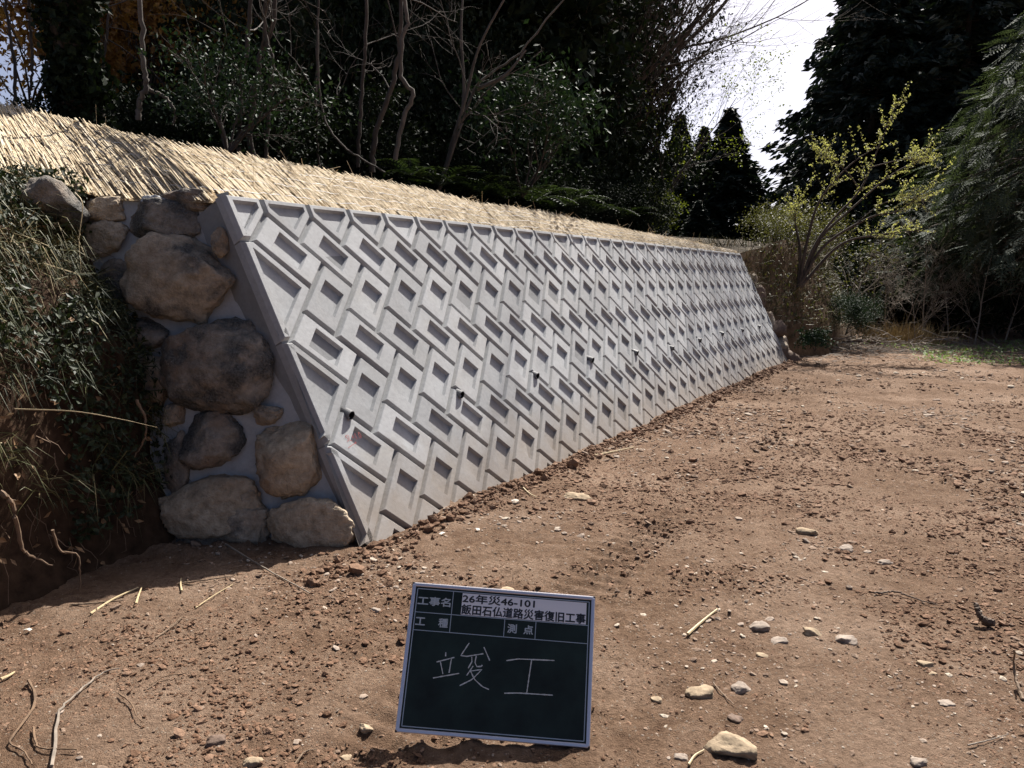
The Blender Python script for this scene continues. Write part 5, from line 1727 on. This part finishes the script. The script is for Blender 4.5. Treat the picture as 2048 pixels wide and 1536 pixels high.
# ---------------- the flowering / budding tree on the right bank
def bud_tree():
    o0 = at(1600, 575, 14.2); o = empty('budding_tree', tuple(o0))
    stems = [[(1600, 575), (1625, 500), (1665, 440), (1720, 380), (1755, 300), (1790, 215)], [(1602, 575), (1640, 480), (1700, 420), (1790, 345), (1870, 310)], [(1600, 570), (1650, 490), (1740, 435), (1800, 420), (1860, 370)],
             [(1598, 572), (1615, 480), (1640, 400), (1700, 330), (1760, 290)], [(1596, 575), (1600, 500), (1590, 440), (1600, 400)], [(1600, 575), (1680, 490), (1760, 470), (1840, 460)], [(1720, 380), (1690, 340), (1640, 305)], [(1738, 335), (1800, 320), (1845, 318)], [(1640, 480), (1700, 455), (1770, 405), (1850, 392)]]
    r = np.random.default_rng(77); b = MB(); tw = []; pts = []
    for k, s in enumerate(stems):
        P = smooth_line([at(x, y, 14.2 + .5 * math.sin(k * 2.1) * j / len(s)) for j, (x, y) in enumerate(s)], 22) - o0
        V, Q = tube_vf(P, np.linspace(.035 if k < 6 else .014, .006, len(P)), 6); b.add(V, Q)
        for j in range(17):
            i = int(len(P) * r.uniform(.5, .99)); d = P[min(i + 1, len(P) - 1)] - P[i - 1]; d = d / (np.linalg.norm(d) + 1e-9) * .6 + rand_dirs(r, 1)[0] * .7 + [0, 0, .25]; d /= np.linalg.norm(d)
            L_ = r.uniform(.2, .6); q = np.array([P[i], P[i] + d * L_ * .5, P[i] + d * L_ + [0, 0, .05 * L_]]); tw.append((q, np.array([.006, .004, .002]), 2))
            for t in np.linspace(.2, 1, 7): pts.append(q[0] + (q[2] - q[0]) * t)
    link('trunk', b.mesh('bud_stems', [M['bark_brown']], True), o); link('branch', limbs_mesh('bud_twigs', tw, M['bark_brown']), o)
    V, Q = clump_leaves(r, np.array(pts), 4, .02, .04, .026, 0); link('buds', np_mesh('buds', V, [Q], [M['leaf_bud']]), o)
    return tag(o, 'slender tree with pale yellow-green spring buds in front of the dark conifers', 'tree')


bud_tree()
# ---------------- weeds, shrubs and brush around the far end of the wall
P, Nn = surf_pts(EMB, 6500, rg, 2, 12.9, 0, 50)
if np.mean(Nn[:, 2]) < 0: Nn = -Nn
grass_obj('bank_weeds', P, Nn * .4 + rand_dirs(rg, len(P)) * .6 + [0, 0, .6], rg.uniform(.08, .34, len(P)), rg.uniform(.003, .007, len(P)), rg.uniform(.1, .9, len(P)), np.clip(.55 + .4 * fbm(P[:, 0] * 1.2, P[:, 1] * 1.2, oct=2, seed=5) + rg.normal(0, .2, len(P)), 0, 1), M['grass'],
          'rough brown and green weeds covering the bank beyond the wall end', rg)
P, Nn = surf_pts(EMB, 2600, rg, 3, 12.9, 2, 50)
V, Q = leaves_vf(P + rg.uniform(0, .12, (len(P), 1)) * np.array([[0, 0, 1]]), rand_dirs(rg, len(P)), rand_dirs(rg, len(P)) + [0, 0, .8], rg.uniform(.04, .10, len(P)), rg.uniform(.02, .05, len(P)))
kind(link('bank_leaves', np_mesh('bank_leaves', V, [Q], [M['leaf_olive']])), 'stuff', 'olive and brownish small leaves on the bank beyond the wall end')
# level weedy top behind the far end
n = 4200
s = rg.uniform(9.5, 30, n); p = np.interp(s, [9.5, 11.3, 12.2, 13.5, 17, 30], [1.0, .8, .54, .38, .82, 3.4]) + rg.uniform(0, 5, n) ** 1.2
P = np.array([sp_xy(a, b_, 0) for a, b_ in zip(s, p)]); P[:, 2] = np.interp(s, [9.5, 11.4, 14.5, 21, 30], [1.95, 1.98, 2.2, 2.3, 2.37]) + .02
grass_obj('field_weeds', P, rand_dirs(rg, n) * .5 + [0, 0, .8], rg.uniform(.1, .4, n), rg.uniform(.004, .009, n), rg.uniform(.1, .9, n), np.clip(rg.normal(.6, .22, n), 0, 1), M['grass'], 'dry weedy growth on the level ground behind the wall end', rg)
for k, (x, y, Y, sc, me, lb) in enumerate([
        (1560, 505, 15.6, .75, shrub(41, .8, 1.1, M['leaf_olive'], .06, .03, 60, 22, M['bark_brown']), 'olive shrub on the bank top just right of the wall end'),
        (1530, 480, 18, .75, shrub(42, .8, 1.0, M['leaf_olive'], .06, .03, 60, 18, M['bark_brown']), 'sparse olive shrub below the gap of white sky'),
        (1610, 500, 17, .9, shrub(43, .9, 1.2, M['leaf_olive'], .06, .03, 50, 18, M['bark_brown']), 'olive shrub behind the foot of the budding tree'),
        (1650, 540, 17.2, .8, shrub(47, .9, 1.3, M['leaf_olive'], .06, .03, 40, 12, M['twig_grey']), 'twiggy brownish shrub on the sunny bank right of the budding stems'),
        (1700, 610, 18.2, 1.1, shrub(48, .9, 1.5, M['leaf_olive'], .06, .03, 40, 10, M['twig_grey']), 'thin twiggy shrub between the bank and the leafless bushes'),
        (1690, 668, 15.0, .5, shrub(44, .75, 1.5, M['leaf_glossy'], .07, .035, 80, 40), 'dark glossy shrub on the bank below the budding tree'),
        (1715, 660, 17.0, .6, shrub(45, .8, 1.3, M['leaf_glossy'], .07, .035, 60, 30), 'green shrub right of the dark glossy shrub'),
        (1630, 700, 12.6, .36, shrub(46, .8, .9, M['leaf_glossy'], .16, .08, 40, 16), 'low pale-leaved bramble on the soil at the end of the wall')]):
    P = at(x, y, Y); tree_from('shrub', me, lb, 'shrub', P, k, sc)
BB = [bare(91, 2.0, (.1, 0), None, .018, (9, 7, 4), 'twig_grey', .02, (.4, 1.0)), bare(92, 1.8, (-.2, 0), None, .016, (9, 7, 4), 'twig_grey', .02, (.4, 1.0))]
for k, (x, Y, sc, lb) in enumerate([(1745, 17.2, .9, 'leafless grey bush left of the dry grass'), (1800, 17.8, 1.1, 'leafless grey bush behind the dry grass clump'), (1850, 17.0, 1.2, 'big leafless grey bush right of the dry grass'), (1900, 17.5, 1.15, 'leafless bush under the cypress sprays'), (1950, 16.5, 1.1, 'leafless bush at the right, in front of the dark thicket'), (1775, 16.4, .9, 'leafless brush in front of the dry grass, left of the stakes'), (1835, 16.0, .8, 'small leafless bush near the stakes'), (2010, 17, 1.2, 'leafless bush at the far right edge')]):
    P = on_ground(x, 655); P = at(x, 655, Y); P[2] = 0
    tree_from('bare_bush', BB[k % 2], lb, 'bush', P, k * 1.4, sc)
for k, (x, y, Y, n, lb) in enumerate([(1805, 655, 16.4, 420, 'clump of dry tan grass at the roadside in front of the leafless bushes'), (1755, 655, 16.8, 260, 'smaller dry grass clump left of the tan one'), (1840, 660, 16.2, 160, 'thin dry grass clump beside the stakes')]):
    P0 = at(x, y, Y); P0[2] = .0; o = empty('dry_grass_clump', tuple(P0))
    P = rg.normal(0, .40, (n, 3)) * [1, .6, 0]
    grass_obj('blades', P, rand_dirs(rg, n) * .55 + [0, 0, 1], rg.uniform(.25, .85, n), rg.uniform(.004, .008, n), rg.uniform(0, .5, n), rg.uniform(0, 1, n), M['dry_grass'], None, rg, o)
    tag(o, lb, 'grass clump')
for k, (x, y, Y, h, lb) in enumerate([(1845, 658, 15.6, .34, 'cut stump stake left of the pair at the roadside'), (1880, 668, 15.2, .55, 'tallest cut stake at the roadside on the right'), (1962, 672, 14.6, .32, 'cut stake among the green weeds at right'), (1990, 676, 14.4, .26, 'short cut stake near the right edge'), (1938, 664, 15.4, .3, 'thin stake behind the green weeds')]):
    P = on_ground(x, y + 15); P[2] = -.03
    r0 = .05 if k < 2 else .03
    stick('stump', [P, P + [.02, 0, h * .5], P + [rg.normal(0, .04), 0, h]], r0, r0 * .8, M['twig_dark'], lb, 'stump')
# brush pile
P0 = on_ground(1700, 700); o = empty('brush_pile', tuple(P0)); N = 240
A0 = rg.normal(0, 1, (N, 3)) * [1.0, .45, 0]; A0[:, 2] = np.abs(rg.normal(.10, .10, N))
dA = rg.normal(0, 1, (N, 3)) * [1, .5, .18]; dA /= np.linalg.norm(dA, axis=1)[:, None]
b = MB()
for k in range(N):
    L_ = rg.uniform(.2, .8); q = np.array([A0[k] - dA[k] * L_ / 2, A0[k] + rg.normal(0, .03, 3), A0[k] + dA[k] * L_ / 2]); q[:, 2] = np.maximum(q[:, 2], .01)
    V, Q = tube_vf(q, np.array([.011, .008, .005]) * rg.uniform(.5, 1.2), 4); b.add(V, Q)
tw = link('twigs', b.mesh('pile_twigs', [M['twig_grey']]), o); tw['kind'] = 'stuff'
for k in range(6):
    q = rg.normal(0, 1, 3) * [.8, .3, 0] + [0, 0, .18]; d = np.array([1, rg.normal(0, .3), rg.normal(0, .1)]); q = np.array([q - d * .6, q, q + d * .6]); V, Q = tube_vf(q, [.02, .018, .012], 5); link('branch', np_mesh('pile_branch', V, [Q], [M['twig_dark']]), o)
tag(o, 'pile of cut dead branches at the end of the wall, below the shrubs', 'brush pile')
stick('log', [on_ground(1730, 675) + [0, 0, .12], on_ground(1790, 675) + [0, 0, .13], on_ground(1838, 674) + [0, 0, .12]], .03, .025, M['twig_dark'], 'straight dark pole lying across the roadside in front of the dry grass', 'pole')
# low green weeds at right
n = 5200
x = rg.uniform(7.2, 15, n); y = rg.uniform(12.3, 17.5, n); keep = fbm(x * .6, y * .6, oct=3, seed=14) + .15 * (x - 9) / 4 > -.02; x, y = x[keep], y[keep]; n = len(x)
P = np.column_stack([x, y, np.zeros(n) + rg.uniform(0, .07, n)])
V, Q = leaves_vf(P, rand_dirs(rg, n) * [1, 1, .5] + [0, 0, .3], rand_dirs(rg, n) * .5 + [0, 0, 1], rg.uniform(.04, .10, n), rg.uniform(.02, .05, n))
kind(link('green_weeds', np_mesh('green_weeds', V, [Q], [M['weed']])), 'stuff', 'low bright green weeds on the ground at the right edge')
n = 2600
x = rg.uniform(5.0, 13, n); y = 12.4 + rg.uniform(0, 1, n) ** .6 * 5; P = np.column_stack([x, y, np.zeros(n)])
V, Q, idx = straight_tubes(P + [0, 0, .015], P + rand_dirs(rg, n) * [1, 1, .12] * rg.uniform(.08, .35, (n, 1)) + [0, 0, .03], np.full(n, .004), np.full(n, .002), 3)
kind(link('ground_litter', np_mesh('ground_litter', V, [Q], [M['twig_grey']])), 'stuff', 'fine dead twigs littering the ground beyond the cleared soil')
